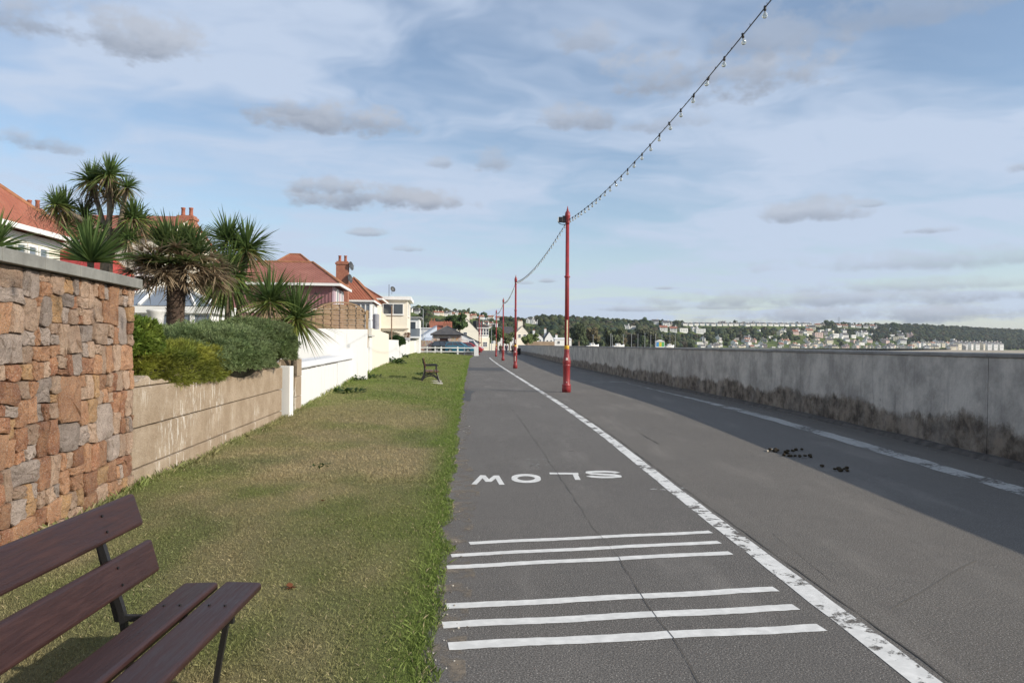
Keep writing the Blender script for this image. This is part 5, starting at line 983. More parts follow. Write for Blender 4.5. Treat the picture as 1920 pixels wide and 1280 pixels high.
# ------------------------------------------------------------------ cars
TYRE = plain('tyre', (.02, .02, .02), .9); RIM = plain('alloy', (.45, .45, .46), .35, metal=.8)
def car(label, cat, x, y, rz, L, hood, roof, paintc, sc=1, van=False, rough=.25):
    t = thing('parked_car' if not van else 'parked_van', label, cat, (x, y, .284), rz); t.scale = (1.04, 1.04, 1.12 if not van else 1.0); pm = plain('car_paint_%s' % ''.join('%02d' % int(q_*99) for q_ in paintc), paintc, rough, .05, 1, 0, metal=.1, spec=.6, coat=.5)
    st = [(-L/2, .45, .85, .74), (-L/2+.06, .28, .98, .80), (-L/2+.5, .22, 1.0, .86), (0, .2, .98, .88), (L/2-1.15, .2, hood+.02, .87), (L/2-.45, .24, hood-.10, .84), (L/2-.08, .28, hood-.25, .76), (L/2, .42, hood-.35, .70)]
    vs = []; 
    for (xx, z0, zb, w) in st: vs += [(xx, -w*.94, z0), (xx, -w, (z0+zb)*.5), (xx, -w*.95, zb), (xx, w*.95, zb), (xx, w, (z0+zb)*.5), (xx, w*.94, z0)]
    n = len(st); MB().add(vs, [(i*6+j, (i+1)*6+j, (i+1)*6+(j+1) % 6, i*6+(j+1) % 6) for i in range(n-1) for j in range(6)] + [tuple(range(6)), tuple(range(6*n-6, 6*n))[::-1]]).build('body', pm, t, bevel=.04)
    xr0, xr1 = (-L/2+.05, L/2-1.25) if not van else (-L/2+.02, L/2-.9); xt0, xt1 = (-L/2+.38, L/2-2.05) if not van else (-L/2+.06, L/2-1.5); zb = .97
    vs = [(xr0, -.80, zb), (xr1, -.80, zb-.02), (xr1, .80, zb-.02), (xr0, .80, zb), (xt0, -.63, roof-.05), (xt1, -.63, roof-.04), (xt1, .63, roof-.04), (xt0, .63, roof-.05)]
    MB().add(vs, [(0, 1, 5, 4), (1, 2, 6, 5), (2, 3, 7, 6), (3, 0, 4, 7)]).build('window_glass' if not van else 'upper_body', GLASS if not van else pm, t)
    if van:
        for s in (-1, 1): MB().add([(xr1-1.25, s*.795, 1.02), (xr1-.12, s*.805, 1.0), (xt1-.05, s*.66, roof-.22), (xr1-1.25, s*.675, roof-.22)], [(0, 1, 2, 3)]).build('side_window', GLASS, t)
        MB().add([(xr1+.012, -.72, 1.02), (xr1+.012, .72, 1.02), (xt1+.06, .58, roof-.14), (xt1+.06, -.58, roof-.14)], [(0, 1, 2, 3)]).build('windscreen', GLASS, t)
    MB().add([(xt0-.06, -.66, roof-.06), (xt1+.08, -.66, roof-.06), (xt1+.08, .66, roof-.06), (xt0-.06, .66, roof-.06), (xt0+.1, -.55, roof), (xt1-.1, -.55, roof), (xt1-.1, .55, roof), (xt0+.1, .55, roof)], [(0, 1, 5, 4), (1, 2, 6, 5), (2, 3, 7, 6), (3, 0, 4, 7), (4, 5, 6, 7)]).build('roof', pm, t)
    for s in (-1, 1):
        for k in (0, .40, .72, 1):
            a = (xr0+(xr1-xr0)*k, s*.81, zb-.01); c = (xt0+(xt1-xt0)*k, s*.645, roof-.05); MB().tube([a, c], .045 if k in (0, 1) else .03, 5).build('pillar', pm, t)
        for xx in (-L/2+.78, L/2-.82):
            prof = [(.0, .0), (.20, .0)]; tw_ = MB(); tw_.tube([(xx, s*.66, .31), (xx, s*.86, .31)], .31, 18); w_ = tw_.build('wheel', TYRE, t); MB().tube([(xx, s*.861, .31), (xx, s*.875, .31)], .20, 12).build('rim', RIM, w_)
        MB().box((L/2-.16, s*.62-.12, hood-.30), (L/2+.01, s*.62+.12, hood-.16)).build('headlight', plain('headlamp', (.8, .82, .85), .1), t); MB().box((-L/2-.01, s*.62-.1, .72), (-L/2+.08, s*.62+.1, .92)).build('tail_light', plain('tail_red', (.4, .02, .02), .2), t)
    return t
car('teal blue hatchback parked behind the rail fence, nose to the path', 'car', P(863, 650, 110.5).x, 110.5, R(-6), 4.15, .98, 1.52, (.02, .16, .24)); car('dark green estate car parked left of the blue hatchback', 'car', P(838, 650, 113.4).x, 113.4, R(2), 4.4, .98, 1.60, (.015, .025, .02)); car('white van parked behind the blue hatchback', 'van', P(876, 650, 119).x, 119, R(0), 4.9, 1.12, 2.1, (.75, .75, .73), van=True); car('red car mostly hidden behind the blue hatchback', 'car', P(881, 650, 115.3).x, 115.3, R(-4), 4.0, .95, 1.45, (.38, .03, .03))
# ------------------------------------------------------------------ walkers
def skinmesh(name, par, verts, edges, rad, mat, root=0):
    me = bpy.data.meshes.new(name); me.from_pydata(verts, edges, []); me.materials.append(mat); o = link(name, me, par)
    md = o.modifiers.new('skin', 'SKIN'); md.use_smooth_shade = True
    sk = me.skin_vertices[0].data if me.skin_vertices else None
    if sk is None:
        bm = bmesh.new(); bm.from_mesh(me); bm.verts.layers.skin.verify(); bm.to_mesh(me); bm.free(); sk = me.skin_vertices[0].data
    for i, r_ in enumerate(rad): sk[i].radius = r_ if isinstance(r_, tuple) else (r_, r_); sk[i].use_root = i == root
    o.modifiers.new('sub', 'SUBSURF').levels = 1; o.modifiers['sub'].render_levels = 1; return o
SKIN = plain('skin', (.50, .30, .22), .6)
def person(label, px, Y, h, top, bottom, hair, stride=.2, face=1, cap=None):
    p = P(px, 650, Y); t = thing('person', label, 'person', (p.x, Y, 0), 0); s = h/1.75; f = face   # f = +1 walks away, -1 towards us
    hd = [(0, 0, .95), (0, 0, 1.12), (0, 0, 1.38), (0, .0, 1.50), (0, -.02*f, 1.58), (0, -.01*f, 1.67)]; v_ = list(hd); e_ = [(i, i+1) for i in range(5)]; r_ = [.13, .12, .14, .055, (.075, .085), (.07, .08)]
    idx = {}
    for sx in (-1, 1):
        b0 = len(v_); ar = sx*stride*.7; v_ += [(sx*.18, 0, 1.40), (sx*.23, -ar*.35*f, 1.14), (sx*.22, -ar*f, .93), (sx*.22, -ar*1.2*f, .86)]; e_ += [(2, b0), (b0, b0+1), (b0+1, b0+2), (b0+2, b0+3)]; r_ += [.062, .045, .032, .034]; idx[sx] = b0
        for q_, ln in enumerate((.06, .085, .09, .085, .065)): k = len(v_); yy = (q_-2)*.018; v_ += [(sx*.22+sx*(.03 if q_ == 0 else 0), -ar*1.2*f+yy, .86-ln), ]; e_ += [(b0+3, k)]; r_ += [.009]
        l0 = len(v_); st_ = sx*stride; v_ += [(sx*.09, 0, .88), (sx*.10, st_*.5*f, .48), (sx*.10, st_*f, .09), (sx*.10, (st_+.14)*f, .03)]; e_ += [(0, l0), (l0, l0+1), (l0+1, l0+2), (l0+2, l0+3)]; r_ += [.085, .06, .042, .03]; idx[('l', sx)] = l0
    sc = lambda L_: [tuple(q_*s for q_ in a) for a in L_]
    skinmesh('body', t, sc(v_), e_, [tuple(x*s for x in q_) if isinstance(q_, tuple) else q_*s for q_ in r_], SKIN)
    jv = [(0, 0, .86), (0, 0, 1.12), (0, 0, 1.38), (0, 0, 1.47)]; je = [(0, 1), (1, 2), (2, 3)]; jr = [(.18, .13), (.17, .13), (.18, .12), .075]
    for sx in (-1, 1): b0 = idx[sx]; k = len(jv); jv += [v_[b0], v_[b0+1], v_[b0+2]]; je += [(2, k), (k, k+1), (k+1, k+2)]; jr += [.085, .066, .05]
    skinmesh('jacket', t, sc(jv), je, jr, top); tv = [(0, 0, .95)]; te = []; tr_ = [(.16, .12)]
    for sx in (-1, 1): l0 = idx[('l', sx)]; k = len(tv); tv += [v_[l0], v_[l0+1], tuple(v_[l0+2][j]+(.02 if j == 2 else 0) for j in range(3))]; te += [(0, k), (k, k+1), (k+1, k+2)]; tr_ += [.105, .08, .065]
    skinmesh('trousers', t, sc(tv), te, tr_, bottom)
    for sx in (-1, 1): l0 = idx[('l', sx)]; a = Vector(v_[l0+2]); MB().box((a.x-.045, a.y+(-.07 if f > 0 else -.19), 0), (a.x+.045, a.y+(.19 if f > 0 else .07), .085)).build('shoe', TYRE, t, bevel=.02)
    bm = bmesh.new(); bmesh.ops.create_icosphere(bm, subdivisions=2, radius=1); MB().add([(q_.co.x*.088*s, q_.co.y*.10*s-.02*f*s*-1*-1, (1.685+q_.co.z*.075)*s) for q_ in bm.verts], [[w_.index for w_ in g_.verts] for g_ in bm.faces]).build('hair', hair, t, True); bm.free()
    return t
HAIR = plain('dark_hair', (.04, .028, .02), .8); NAVY = plain('navy_cloth', (.018, .022, .06), .9); BLK = plain('black_cloth', (.014, .014, .016), .9); OLV = plain('olive_cloth', (.07, .075, .04), .9); JEAN = plain('denim', (.05, .07, .12), .9)
person('walker in a navy coat in the middle of the far promenade', 949.5, 126, 1.74, NAVY, NAVY, HAIR, .18, 1); person('walker in black half hidden behind the second red post', 961.5, 116, 1.76, BLK, BLK, HAIR, .22, -1); person('walker in an olive jacket left of the navy-coated walker', 938.5, 122, 1.70, OLV, BLK, HAIR, .2, 1)
bn_ = thing('litter_bin', 'black litter bin at the foot of the sea wall near the walkers', 'bin', (P(973, 660, 118).x, 118, 0)); MB().lathe([(.24, 0), (.27, .1), (.29, .85), (.31, .88), (.31, .95)], seg=14).build('body', IRON, bn_, True); MB().lathe([(.31, .951), (.28, 1.05), (.12, 1.12), (.02, 1.13)], seg=14).build('lid', IRON, bn_, True)
# small things on the garden wall: planter with red flowers, grey bin bag post, trellis pole
pt_ = thing('planter', 'grey trough of red-brown flowers on the far white garden wall', 'planter', (float(wallX(74))-.1, 74, 1.86), ROW); MB().box((-.2, -1.6, 0), (.2, 1.6, .35)).build('trough', plain('trough_grey', (.4, .4, .42), .8), pt_); mb = MB()
for k in range(500):
    c = (random.uniform(-.25, .25), random.uniform(-1.6, 1.6), random.uniform(.35, .85)); sword(mb, c, (random.gauss(0, 1), random.gauss(0, 1), random.random()), .14, .08, .3, random.choice([(.30, .06, .03), (.22, .05, .03), (.06, .09, .03)]), nseg=3)
mb.build('flowers', LEAF, pt_)['kind'] = 'stuff'
mound('evergreen_bush', 'small dark evergreen bush peeping over the far white wall', 745, 642, 58, .5, 1.0, .42, 1500, ((.03, .06, .02), (.05, .09, .03)), .16, 3.3, 1.2, -.2, .09)
o = MB().tube([(0, 0, 0), (0, 0, .85), (0, 0, .9)], [.2, .2, .12], 10).build('flue_pipe', plain('grey_metal', (.3, .3, .33), .5), loc=(P(705, 610, 44).x, 44, P(705, 617, 44).z)); tag(o, 'stubby grey flue pipe behind the cream wall', 'pipe')
o = MB().tube([(0, 0, 0), (0, 0, 3.6)], .05, 6).build('garden_pole', plain('pole_wood', (.3, .2, .13), .8), loc=(P(734, 640, 55).x, 55, .8)); tag(o, 'thin wooden garden pole before the cream house', 'pole')
# street lamps beyond
GM = plain('grey_lamp_metal', (.38, .40, .41), .5)
def street_lamp(px, pyt, pyb, Y, arm, lab):
    a, c = P(px, pyt, Y), P(px, pyb, Y); t = thing('street_lamp', lab, 'street lamp', (c.x, Y, min(c.z, 0)), 0, 'grey street lamps near the car park'); h = a.z-min(c.z, 0); MB().tube([(0, 0, 0), (0, 0, h*.5), (0, 0, h)], [.09, .07, .05], 8).build('pole', GM, t); MB().tube([(0, 0, h), (arm*.3, 0, h+.18), (arm, 0, h+.22)], .035, 6).build('arm', GM, t); MB().box((arm-.3 if arm < 0 else arm-.1, -.12, h+.18), (arm+.1 if arm < 0 else arm+.45, .12, h+.30)).build('lantern', GM, t, bevel=.03)
street_lamp(793, 580, 645, 128, -1.6, 'tall grey street lamp left of the pale blue roofs'); street_lamp(799, 607, 645, 170, .9, 'short grey street lamp beside the brick terrace'); street_lamp(862, 603, 640, 180, -1.2, 'grey street lamp in front of the cream gable'); street_lamp(921.5, 611, 655, 190, -1.0, 'dark slim lamp at the end of the path')
# ------------------------------------------------------------------ hills across the bay
HP = [200, 600, 770, 830, 900, 960, 1060, 1130, 1300, 1400, 1550, 1650, 1730, 1800, 1920, 2100, 2500]
SKY_ = [575, 575, 584, 586, 598, 603, 603, 606, 610, 609, 610, 613, 614, 617, 623, 634, 648]
RR = [380, 400, 440, 500, 620, 720, 850, 950, 1180, 1300, 1500, 1650, 1750, 1850, 2050, 2400, 3000]; R0 = [210, 210, 235, 255, 300, 345, 470, 560, 800, 930, 1120, 1250, 1330, 1420, 1600, 1950, 2600]
def hz(px): return 646+ (px-960)*math.tan(roll)
def hill_pt(px, t):
    r1, r0 = interp(px, HP, RR), interp(px, HP, R0); r = r0+(r1-r0)*t; zt = (hz(px)-interp(px, HP, SKY_))/FPX*r1+H; s = min(t, 1.0); s = s*s*(3-2*s)*.35+s*.65
    z = -1.0+(zt+1.0)*s
    if t > 1: z = zt-(t-1)*6
    x_ = (px-960)/FPX*r; nse = float(fbm(np.array(x_*.012), np.array(r*.012)))-.5; return Vector((x_, r, z+nse*5*min(1, t*3)*(1 if t < .9 else .35)))
pxs = np.arange(150, 2500, 9); ts = np.concatenate([np.linspace(-.02, 1, 26), [1.15, 1.5, 2.2]]); vs = [hill_pt(a, max(0, t) if t >= 0 else 0)-(Vector((0, 4, 3)) if t < 0 else Vector()) for a in pxs for t in ts]; n = len(ts)
m, b = new_mat('hill_grass'); v = coords(); f_ = noise(v, .012, 5, .6); col = mixc(sstep(f_, .42, .58), (.07, .10, .035), (.11, .14, .045)); col = mixc(sstep(noise(v, .05, 5, .7), .5, .7)*.7, col, (.05, .045, .03)); setc(b, 'Base Color', col); setc(b, 'Roughness', 1); b.inputs['Specular IOR Level'].default_value = .05
struct(MB().add(vs, [(i*n+j, (i+1)*n+j, (i+1)*n+j+1, i*n+j+1) for i in range(len(pxs)-1) for j in range(n-1)]).build('hills', m, smooth=True))
def hill_at(px, py):
    lo, hi = 0.0, 1.0
    for _ in range(22):
        t = (lo+hi)/2; q_ = hill_pt(px, t); yy = hz(px)-(q_.z-H)/q_.y*FPX
        if yy > py: lo = t
        else: hi = t
    return hill_pt(px, (lo+hi)/2)
FW = [plain('far_white', (.78, .77, .74), .8, .08, .2, 0), plain('far_cream', (.72, .66, .52), .8, .1, .2, 0), plain('far_pink', (.66, .50, .45), .8, .1, .2, 0), plain('far_grey', (.42, .40, .38), .8, .1, .2, 0)]; FR = [plain('far_slate', (.13, .125, .13), .9, .3, .2, 0), plain('far_clay', (.34, .15, .10), .9, .3, .2, 0)]; FG = plain('far_window', (.05, .055, .065), .3, .1, .2, 0)
WN = ['white', 'cream', 'pink', 'grey']; RN = ['slate', 'red']
proto = {}
def far_mesh(wi, ri, kind):
    k = (wi, ri, kind)
    if k in proto: return proto[k]
    mb = MB(); W2, D, E, A = {'cottage': (4.5, 3.5, 4.6, 7.2), 'tall': (4, 4, 8.5, 11), 'flat': (6, 4, 5.5, 5.9), 'twin': (5.5, 3.5, 5, 6.8)}[kind]
    mb.box((-W2, -D, -3), (W2, D, E), 0)
    if kind == 'flat': mb.box((-W2-.3, -D-.3, E+.01), (W2+.3, D+.3, A), 0)
    else:
        mb.prism([(-W2-.01, -D, E), (-W2-.01, D, E), (-W2-.01, 0, A-.1)], (2*W2+.02, 0, 0), 0); mb.add([(-W2-.4, -D-.4, E-.2), (W2+.4, -D-.4, E-.2), (W2+.4, 0, A), (-W2-.4, 0, A), (-W2-.4, D+.4, E-.2), (W2+.4, D+.4, E-.2)], [(0, 1, 2, 3), (3, 2, 5, 4)], 1)
        mb.box((W2*.55, -.5, E), (W2*.85, .5, A+1.3), 0)
        if kind == 'twin':
            for s in (-.55, .55): mb.prism([(W2*s-1.6, -D-.6, E-.5), (W2*s+1.6, -D-.6, E-.5), (W2*s, -D-.6, A-.3)], (0, D+.5, 0), 0); mb.box((W2*s-1.6, -D-.6, -3), (W2*s+1.6, -D+.1, E-.51), 0)
    rows = [1.0, 3.1] if E < 7 else [1.0, 3.6, 6.2]; yo = -D-.62 if kind == 'twin' else -D
    for r_ in rows:
        for q_ in ((-.62, -.2, .22, .62) if kind != 'twin' else (-.55, .55)): mb.box((W2*q_-.42, yo-.06, r_), (W2*q_+.42, yo+.02, r_+1.15), 2)
        for q_ in (-.45, .45): mb.box((W2-.02, D*q_-.4, r_), (W2+.06, D*q_+.4, r_+1.15), 2)
    proto[k] = mb.mesh('far_house', [FW[wi], FR[ri], FG]); return proto[k]
placed = []
ORD = 'first second third fourth fifth sixth seventh eighth ninth tenth eleventh twelfth thirteenth fourteenth fifteenth sixteenth seventeenth eighteenth nineteenth twentieth twenty-first twenty-second twenty-third'.split()
def far_house(px, py, wpx, kind, wi, ri, rz, where, group, hs=1):
    q_ = hill_at(px, py); half = {'cottage': 4.5, 'tall': 4, 'flat': 6, 'twin': 5.5}[kind]; s = wpx/FPX*q_.y/(2*half); o = link('far_house', far_mesh(wi, ri, kind), loc=q_); o.scale = (s, s, s*hs); o.rotation_euler = (0, 0, rz)
    kn = {'cottage': 'house', 'tall': 'tall house', 'flat': 'flat-roofed block', 'twin': 'twin-gabled house'}[kind]; rn = '' if kind == 'flat' else ' with %s roof' % RN[ri]
    tag(o, 'distant %s %s%s %s' % (WN[wi], kn, rn, where), 'house', group); placed.append((px, q_.y, wpx, py)); return o
for k in range(23): far_house(1283+k*10.6+random.uniform(-.8, .8), 610.5+k*.02+random.uniform(-.4, .4), 9.5, 'cottage', 0, 0, R(random.uniform(15, 30)), '%s from the left in the long ridge row' % ORD[k], 'row of houses on the ridge', .8)
for px in (1352, 1356): far_house(px, 608, 9, 'cottage', 3, 0, 0, 'standing taller behind the ridge row', 'taller ridge houses')
for (px, py) in ((1532, 612), (1541, 612), (1572, 613), (1584, 613.5), (1597, 613), (1609, 614), (1622, 614.5), (1634, 614), (1515, 615.5), (1524, 617), (1640, 616)): far_house(px, py, 9, 'cottage', random.choice([0, 0, 1]), random.choice([0, 0, 1]), R(random.uniform(-10, 20)), 'scattered on the ridge right of the long row', 'houses right of the ridge row', .8)
for (px, py, w, kd, wi, ri) in ((994, 606.5, 17, 'twin', 0, 0), (1004, 608, 12, 'twin', 0, 0), (1174, 616.5, 13, 'twin', 0, 0), (1185, 617, 12, 'flat', 0, 0), (1228, 608, 12, 'cottage', 0, 0), (1248, 611, 13, 'cottage', 0, 0), (1256, 612, 9, 'cottage', 1, 0), (1243, 621, 14, 'cottage', 0, 1), (1262, 622, 13, 'cottage', 0, 1), (1280, 623, 16, 'flat', 0, 0), (1302, 621, 14, 'twin', 0, 0), (1312, 625, 18, 'flat', 0, 0)): far_house(px, py, w, kd, wi, ri, R(random.uniform(-5, 15)), 'on the wooded slope above the sea wall', 'villas on the wooded slope')
for k in range(30):
    px = random.uniform(886, 925); py = 600+ (925-px)*.22 + random.uniform(0, 10)+4; far_house(px, py, 7, 'cottage', 0, random.choice([0, 0, 1]), R(random.uniform(-30, 30)), 'stepping down the hill between the far lamp posts', 'white houses stepping down the hill') if k < 16 else None
for (px, py, wi, ri) in ((768, 585, 0, 0), (782, 588, 0, 0), (812, 588, 1, 1), (818, 591, 0, 1), (826, 591, 1, 1), (834, 592, 0, 0), (842, 590, 0, 0), (848, 592, 0, 1), (854, 590, 0, 0), (864, 595, 3, 1), (872, 595, 2, 1), (880, 597, 2, 1), (888, 596, 1, 1), (902, 592, 0, 1), (915, 593, 0, 1), (920, 594, 1, 1), (934, 598, 0, 1)): far_house(px, py, 10, 'cottage', wi, ri, R(random.uniform(-15, 25)), 'among trees on the hilltop left of the posts', 'hilltop houses above the shelter')
for (px, py, w, kd, wi, ri) in ((1462, 627, 12, 'flat', 1, 0), (1516, 626, 13, 'cottage', 1, 1), (1522, 618, 11, 'cottage', 1, 0), (1533, 631, 16, 'flat', 2, 0), (1564, 632, 14, 'flat', 0, 0), (1582, 634, 13, 'cottage', 0, 0), (1598, 633, 11, 'flat', 0, 0), (1610, 630, 15, 'twin', 0, 0), (1668, 634, 14, 'flat', 0, 0), (1688, 634, 11, 'cottage', 0, 0), (1704, 632, 13, 'twin', 2, 0), (1682, 639, 17, 'flat', 1, 0), (1490, 627, 11, 'cottage', 2, 1), (1500, 628, 9, 'cottage', 1, 0), (1546, 628, 10, 'cottage', 3, 0)): far_house(px, py, w, kd, wi, ri, R(random.uniform(-15, 25)), 'on the slope above the far town', 'villas above the far town')
random.seed(5)
for k in range(28): far_house(random.uniform(1330, 1700), random.uniform(620, 637), random.uniform(7, 10), random.choice(['cottage', 'flat']), random.choice([0, 0, 1]), 0, R(random.uniform(15, 60)), 'dotted among trees between town and ridge', 'houses between town and ridge', .85)
for k in range(185):
    px = random.uniform(1310, 1812); row = random.choice([654.5, 653, 651, 648, 645, 642, 639]) + (px-1500)*.0075; far_house(px, row+random.uniform(-1.2, 1.2), random.uniform(7, 12), random.choice(['cottage', 'cottage', 'cottage', 'flat', 'twin']), random.choices([0, 1, 2, 3], [6, 2.4, .8, 1.6])[0], random.choices([0, 1], [3, 1])[0], R(random.uniform(0, 80)), 'in the dense town along the far shore', 'houses of the far shore town', random.uniform(.75, 1.0))
for k in range(16): far_house(1790+k*5.6, 655.5-(.0 if k % 2 else 3)+k*.05, 9.5, 'tall', [0, 1, 0, 0, 1, 0, 2, 0][k % 8], 0, R(random.uniform(5, 45)), '%s from the left in the seafront terrace' % ORD[k], 'seafront terrace', 1.0)
for k in range(9): far_house(1712+k*9, 650.5, 8, 'tall', [1, 0, 0][k % 3], [0, 1, 0][k % 3], R(random.uniform(10, 45)), '%s from the left in the pastel row' % ORD[k], 'pastel seafront row', .9)
# woods on the hills: too many crowns to count
bm = bmesh.new(); bmesh.ops.create_icosphere(bm, subdivisions=2, radius=1); IV = np.array([v_.co[:] for v_ in bm.verts]); IF = np.array([[q_.index for q_ in f.verts] for f in bm.faces]); bm.free()
VV = []; FF = []; CC = []; off = 0; cnt = 0
PL = np.array([(a, b_, c, d) for a, b_, c, d in placed])
for k in range(13000):
    px = random.choice([random.uniform(760, 1930), random.uniform(760, 1930), random.uniform(1640, 1930)]); t = random.random()**.8*1.03
    q_ = hill_pt(px, t); yy = hz(px)-(q_.z-H)/q_.y*FPX; 
    if 1285 < px < 1540 and 609 < yy < 620 and fbm(np.array(px*.02), np.array(yy*.12)) > .38: continue
    if yy > 640 and 1300 < px < 1850 and random.random() < .9: continue
    if px < 930 and yy > 618: continue
    hgt_ = random.uniform(4.0, 8.2)*(1.0 if px > 1000 else .72)*(1.15 if px > 1640 else 1); hp = hgt_/q_.y*FPX
    near_ = (np.abs(PL[:, 0]-px) < PL[:, 2]*.5+hp*.33) & (q_.y < PL[:, 1]+8) & (yy-hp < PL[:, 3]) & (yy > PL[:, 3]-2)
    if near_.any(): continue
    if t > .97 and 1280 < px < 1520: hgt_ *= .45
    cnt += 1
    base = random.choices([(.030, .042, .018), (.040, .048, .020), (.046, .041, .025), (.022, .036, .022), (.05, .06, .022)], [4, 3, 1.6, 2 if px < 1640 else 9, 1.2])[0]; g = random.uniform(1.1, 2.2)*(.55 if px > 1640 else .68)
    for j in range(4 if px < 1010 else 2):
        sm = .62 if px < 1010 else 1; sc = sm*np.array([hgt_*random.uniform(.36, .56), hgt_*random.uniform(.36, .56), hgt_*random.uniform(.38, .55)]); c = np.array([q_.x+random.gauss(0, hgt_*.24), q_.y+random.gauss(0, hgt_*.2), q_.z+hgt_*random.uniform(.25, .55)])
        jit = 1+RNG.normal(0, .17, (len(IV), 1)); vv = IV*jit*sc+c; VV.append(vv); FF.append(IF+off); off += len(IV); gg = RNG.uniform(.65, 1.35, (len(IV), 1)); CC.append(np.array([base])*g*gg)
    if cnt > 4800: break
woods = tag(link('woods', npmesh('woods', np.concatenate(VV), np.concatenate(FF), np.concatenate(CC), CROWN)), 'dark wooded slopes of the hills across the bay', 'woods', kind='stuff')
# single trees one can pick out
def tree(label, px, py, pyt, wpx, Y=None, col=(.028, .042, .02), n=900, kind='round'):
    col = tuple(x*2.5 for x in col); q_ = hill_at(px, py) if Y is None else P(px, py, Y); h = (py-pyt)/FPX*q_.y; w = wpx/FPX*q_.y/2; t = thing('tree' if kind == 'round' else 'pine_tree', label, 'tree', q_); MB().tube([(0, 0, -1), (0, 0, h*.4), (w*.1, 0, h*.85)], [h*.05, h*.035, h*.012], 7).build('trunk', TRUNK, t)
    cl = []
    for k in range(13):
        a = random.random()*6.28; e = random.random(); rr = w*math.sqrt(random.random())*.75; zz_ = h*(.35+.6*e) if kind == 'round' else h*(.30+.68*k/13); 
        if kind != 'round': rr *= 1.1-.75*k/13
        cl.append((math.cos(a)*rr, math.sin(a)*rr, zz_, w*random.uniform(.28, .48)*(1 if kind == 'round' else .8))); 
    br = MB()
    for c in cl: br.tube([(0, 0, c[2]*.65), (c[0], c[1], c[2])], [h*.016, h*.006], 5)
    br.build('limbs', TRUNK, t); mb = MB(); L = w*.17
    for i in range(n):
        c = random.choice(cl); d = Vector((random.gauss(0, 1), random.gauss(0, 1), random.gauss(0, .7))).normalized(); p = Vector(c[:3])+d*c[3]*random.random()**.4; a = Vector((random.gauss(0, 1), random.gauss(0, 1), random.gauss(0, 1))).normalized()*L; b_ = a.orthogonal().normalized()*L*.7; g = random.uniform(.6, 1.4); mb.add([p-a, p+b_, p+a, p-b_], [(0, 1, 2), (0, 2, 3)], col=tuple(x*g for x in col))
    mb.build('crown', CROWN, t); return t
for a in (('dark spreading pine on the skyline above the street lamp', 811, 590, 573, 15), ('dark round tree on the skyline left of the tiered pine', 867, 590, 579, 15), ('low dark tree on the skyline right of the tiered pine', 890, 592, 581, 17), ('dark domed tree on the skyline above the cream gable', 907, 596, 583, 14), ('lone round tree on the ridge behind the sea wall', 1210, 611, 596, 15), ('flat-topped tree on the skyline beside the mast', 1553, 612, 602, 17), ('dark tree on the skyline beside the flat-topped tree', 1578, 612, 603, 9), ('rounded wood edge tree right of the far ridge houses', 1676, 618, 605, 18)): tree(*a)
tree('tiered dark pine on the skyline above the shelter', 878, 592, 575, 9, kind='pine'); tree('slim conifer on the skyline above the far woods', 1738, 612, 604, 5, kind='pine')
tree('dense dark evergreen directly behind the stone shelter', 862, 622, 592, 34, 175, (.022, .036, .012), 1600); tree('dark evergreen left of the cream gabled house roof', 846, 618, 592, 24, 180, (.02, .032, .012), 1300); tree('dark hedge tree beside the cream gabled house bay', 932, 655, 614, 30, 215, (.024, .036, .014), 1500); tree('bushy olive tree between the second and third posts', 955, 655, 622, 26, 225, (.035, .042, .018), 1300); tree('green garden shrub tree behind the end of the sea wall', 988, 650, 630, 24, 190, (.045, .06, .02), 1000); tree('green garden shrub tree left of the brown retaining wall', 1002, 645, 626, 18, 205, (.05, .065, .022), 900); tree('tall dark tree behind the long low white building', 1085, 645, 610, 34, 330, (.028, .036, .018), 1400); tree('brownish tree right of the long low white building', 1110, 648, 614, 30, 360, (.05, .042, .022), 1300); tree('dark tree above the harbour poles', 1150, 648, 616, 40, 400, (.03, .036, .018), 1400); tree('small dark tree over the coloured kiosk', 1215, 646, 620, 40, 480, (.032, .034, .02), 1300)
for k in range(9): tree('%s scrubby tree from the left in the dark belt behind the harbour poles' % ORD[k], 1065+k*24+random.uniform(-6, 6), 650, random.uniform(628, 636), random.uniform(20, 28), 430+random.uniform(-30, 60), random.choice([(.035, .036, .02), (.05, .04, .022), (.03, .04, .018)]), 900)['group'] = 'belt of scrubby trees'
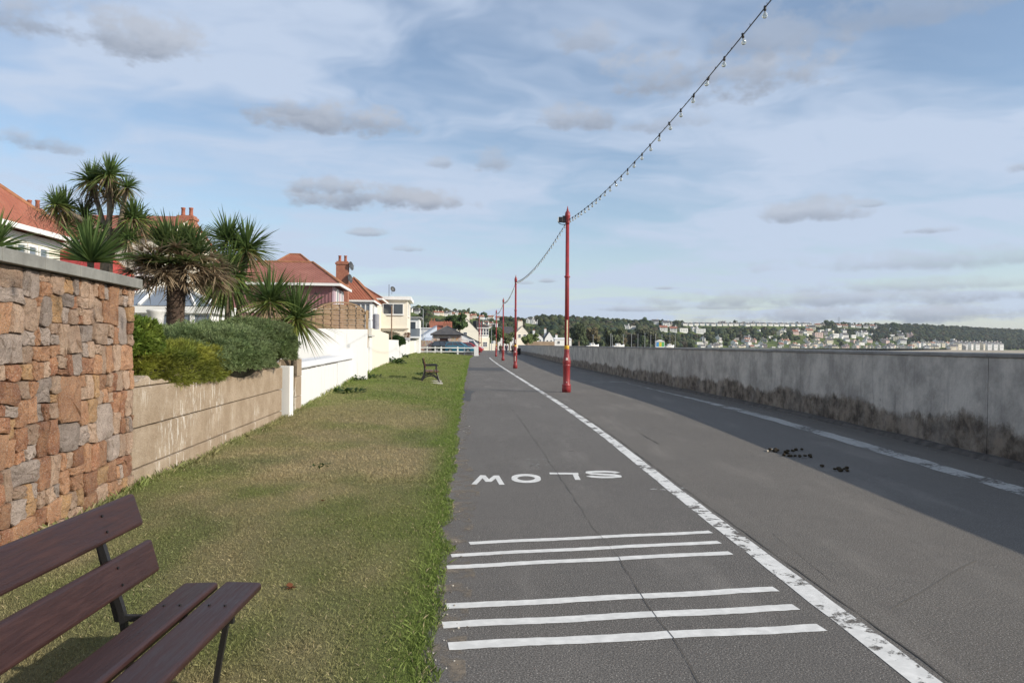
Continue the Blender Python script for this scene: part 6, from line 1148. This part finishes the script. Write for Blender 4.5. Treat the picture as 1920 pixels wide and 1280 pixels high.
# harbour poles, boats and kiosk beyond the wall
for k, px in enumerate((1112, 1145, 1148, 1169, 1184, 1196, 1209, 1220, 1229, 1241, 1256, 1266)):
    Y = 300+k*4; a, c = P(px, random.uniform(625, 629), Y), P(px, 652, Y); t = thing('promenade_lamp', '%s slender grey lamp pole from the left in the row above the sea wall' % ORD[k], 'lamp post', (c.x, Y, c.z), 0, 'row of far promenade lamps'); MB().tube([(0, 0, 0), (0, 0, a.z-c.z)], [.10, .07], 6).build('pole', GM, t); MB().box((-.35, -.12, a.z-c.z), (.35, .12, a.z-c.z+.12)).build('lantern', GM, t)
def boat(px, py, L, Y, lab):
    c = P(px, py, Y); t = thing('boat', lab, 'boat', c, R(20)); vs = []
    for (xx, w, zb, zt) in ((-L/2, .9, 0, 1.1), (-L*.1, 1.1, -.1, 1.1), (L*.3, .8, 0, 1.3), (L/2, .03, .6, 1.6)): vs += [(xx, -w, zt), (xx, -w*.55, zb), (xx, w*.55, zb), (xx, w, zt)]
    MB().add(vs, [(i*4+j, (i+1)*4+j, (i+1)*4+(j+1) % 4, i*4+(j+1) % 4) for i in range(3) for j in range(4)] + [(0, 1, 2, 3), (15, 14, 13, 12)]).build('hull', WHITE, t); MB().prism([(-L*.25, -.6, 1.102), (L*.15, -.6, 1.102), (L*.05, -.6, 1.9), (-L*.22, -.6, 1.9)], (0, 1.2, 0)).build('cabin', WHITE, t); MB().box((-L*.2, -.61, 1.35), (L*.04, .61, 1.7)).build('cabin_window', GLASS, t)
boat(1112, 653, 4.6, 270, 'white boat showing above the wall right of the nearest post'); boat(1160, 653, 4.8, 285, 'long pale boat beyond the wall under the harbour poles'); boat(1256, 653, 4.2, 320, 'small white boat right of the coloured kiosk')
ks = thing('kiosk', 'small kiosk with yellow and blue front above the sea wall', 'kiosk', P(1230, 652, 280)); MB().box((0, 0, 0), (3.2, 2, 2.4)).build('wall', WHITE, ks); MB().prism([(-.2, -.2, 2.401), (3.4, -.2, 2.401), (1.6, -.2, 3.1)], (0, 2.4, 0)).build('roof', WHITE, ks)
for k, cc_ in enumerate(((.05, .3, .65), (.7, .6, .03), (.1, .45, .15))): MB().box((.15+k*1.0, -.05, .5), (1.05+k*1.0, -.001, 2.1)).build('panel', plain('kiosk_paint_%d' % k, cc_, .6), ks)
t = thing('radio_mast', 'thin radio mast on the far skyline', 'mast', hill_at(1573, 612)); hm = 18/FPX*t.location.y; MB().tube([(0, 0, 0), (0, 0, hm)], [.9, .5], 5).build('pole', GM, t)
# ------------------------------------------------------------------ sea air
hm_ = bpy.data.materials.new('sea_air'); hm_.use_nodes = True; hn = hm_.node_tree
for n_ in list(hn.nodes):
    if n_.type == 'BSDF_PRINCIPLED': hn.nodes.remove(n_)
pv = hn.nodes.new('ShaderNodeVolumePrincipled'); pv.inputs['Color'].default_value = (.80, .87, .95, 1); pv.inputs['Density'].default_value = .00007; pv.inputs['Anisotropy'].default_value = .2
hn.links.new(pv.outputs[0], hn.nodes['Material Output'].inputs['Volume'])
tag(MB().box((-5200, -450, -9), (5200, 5300, 130)).build('haze', hm_), 'thin pale sea air over the whole bay', 'haze', kind='stuff')
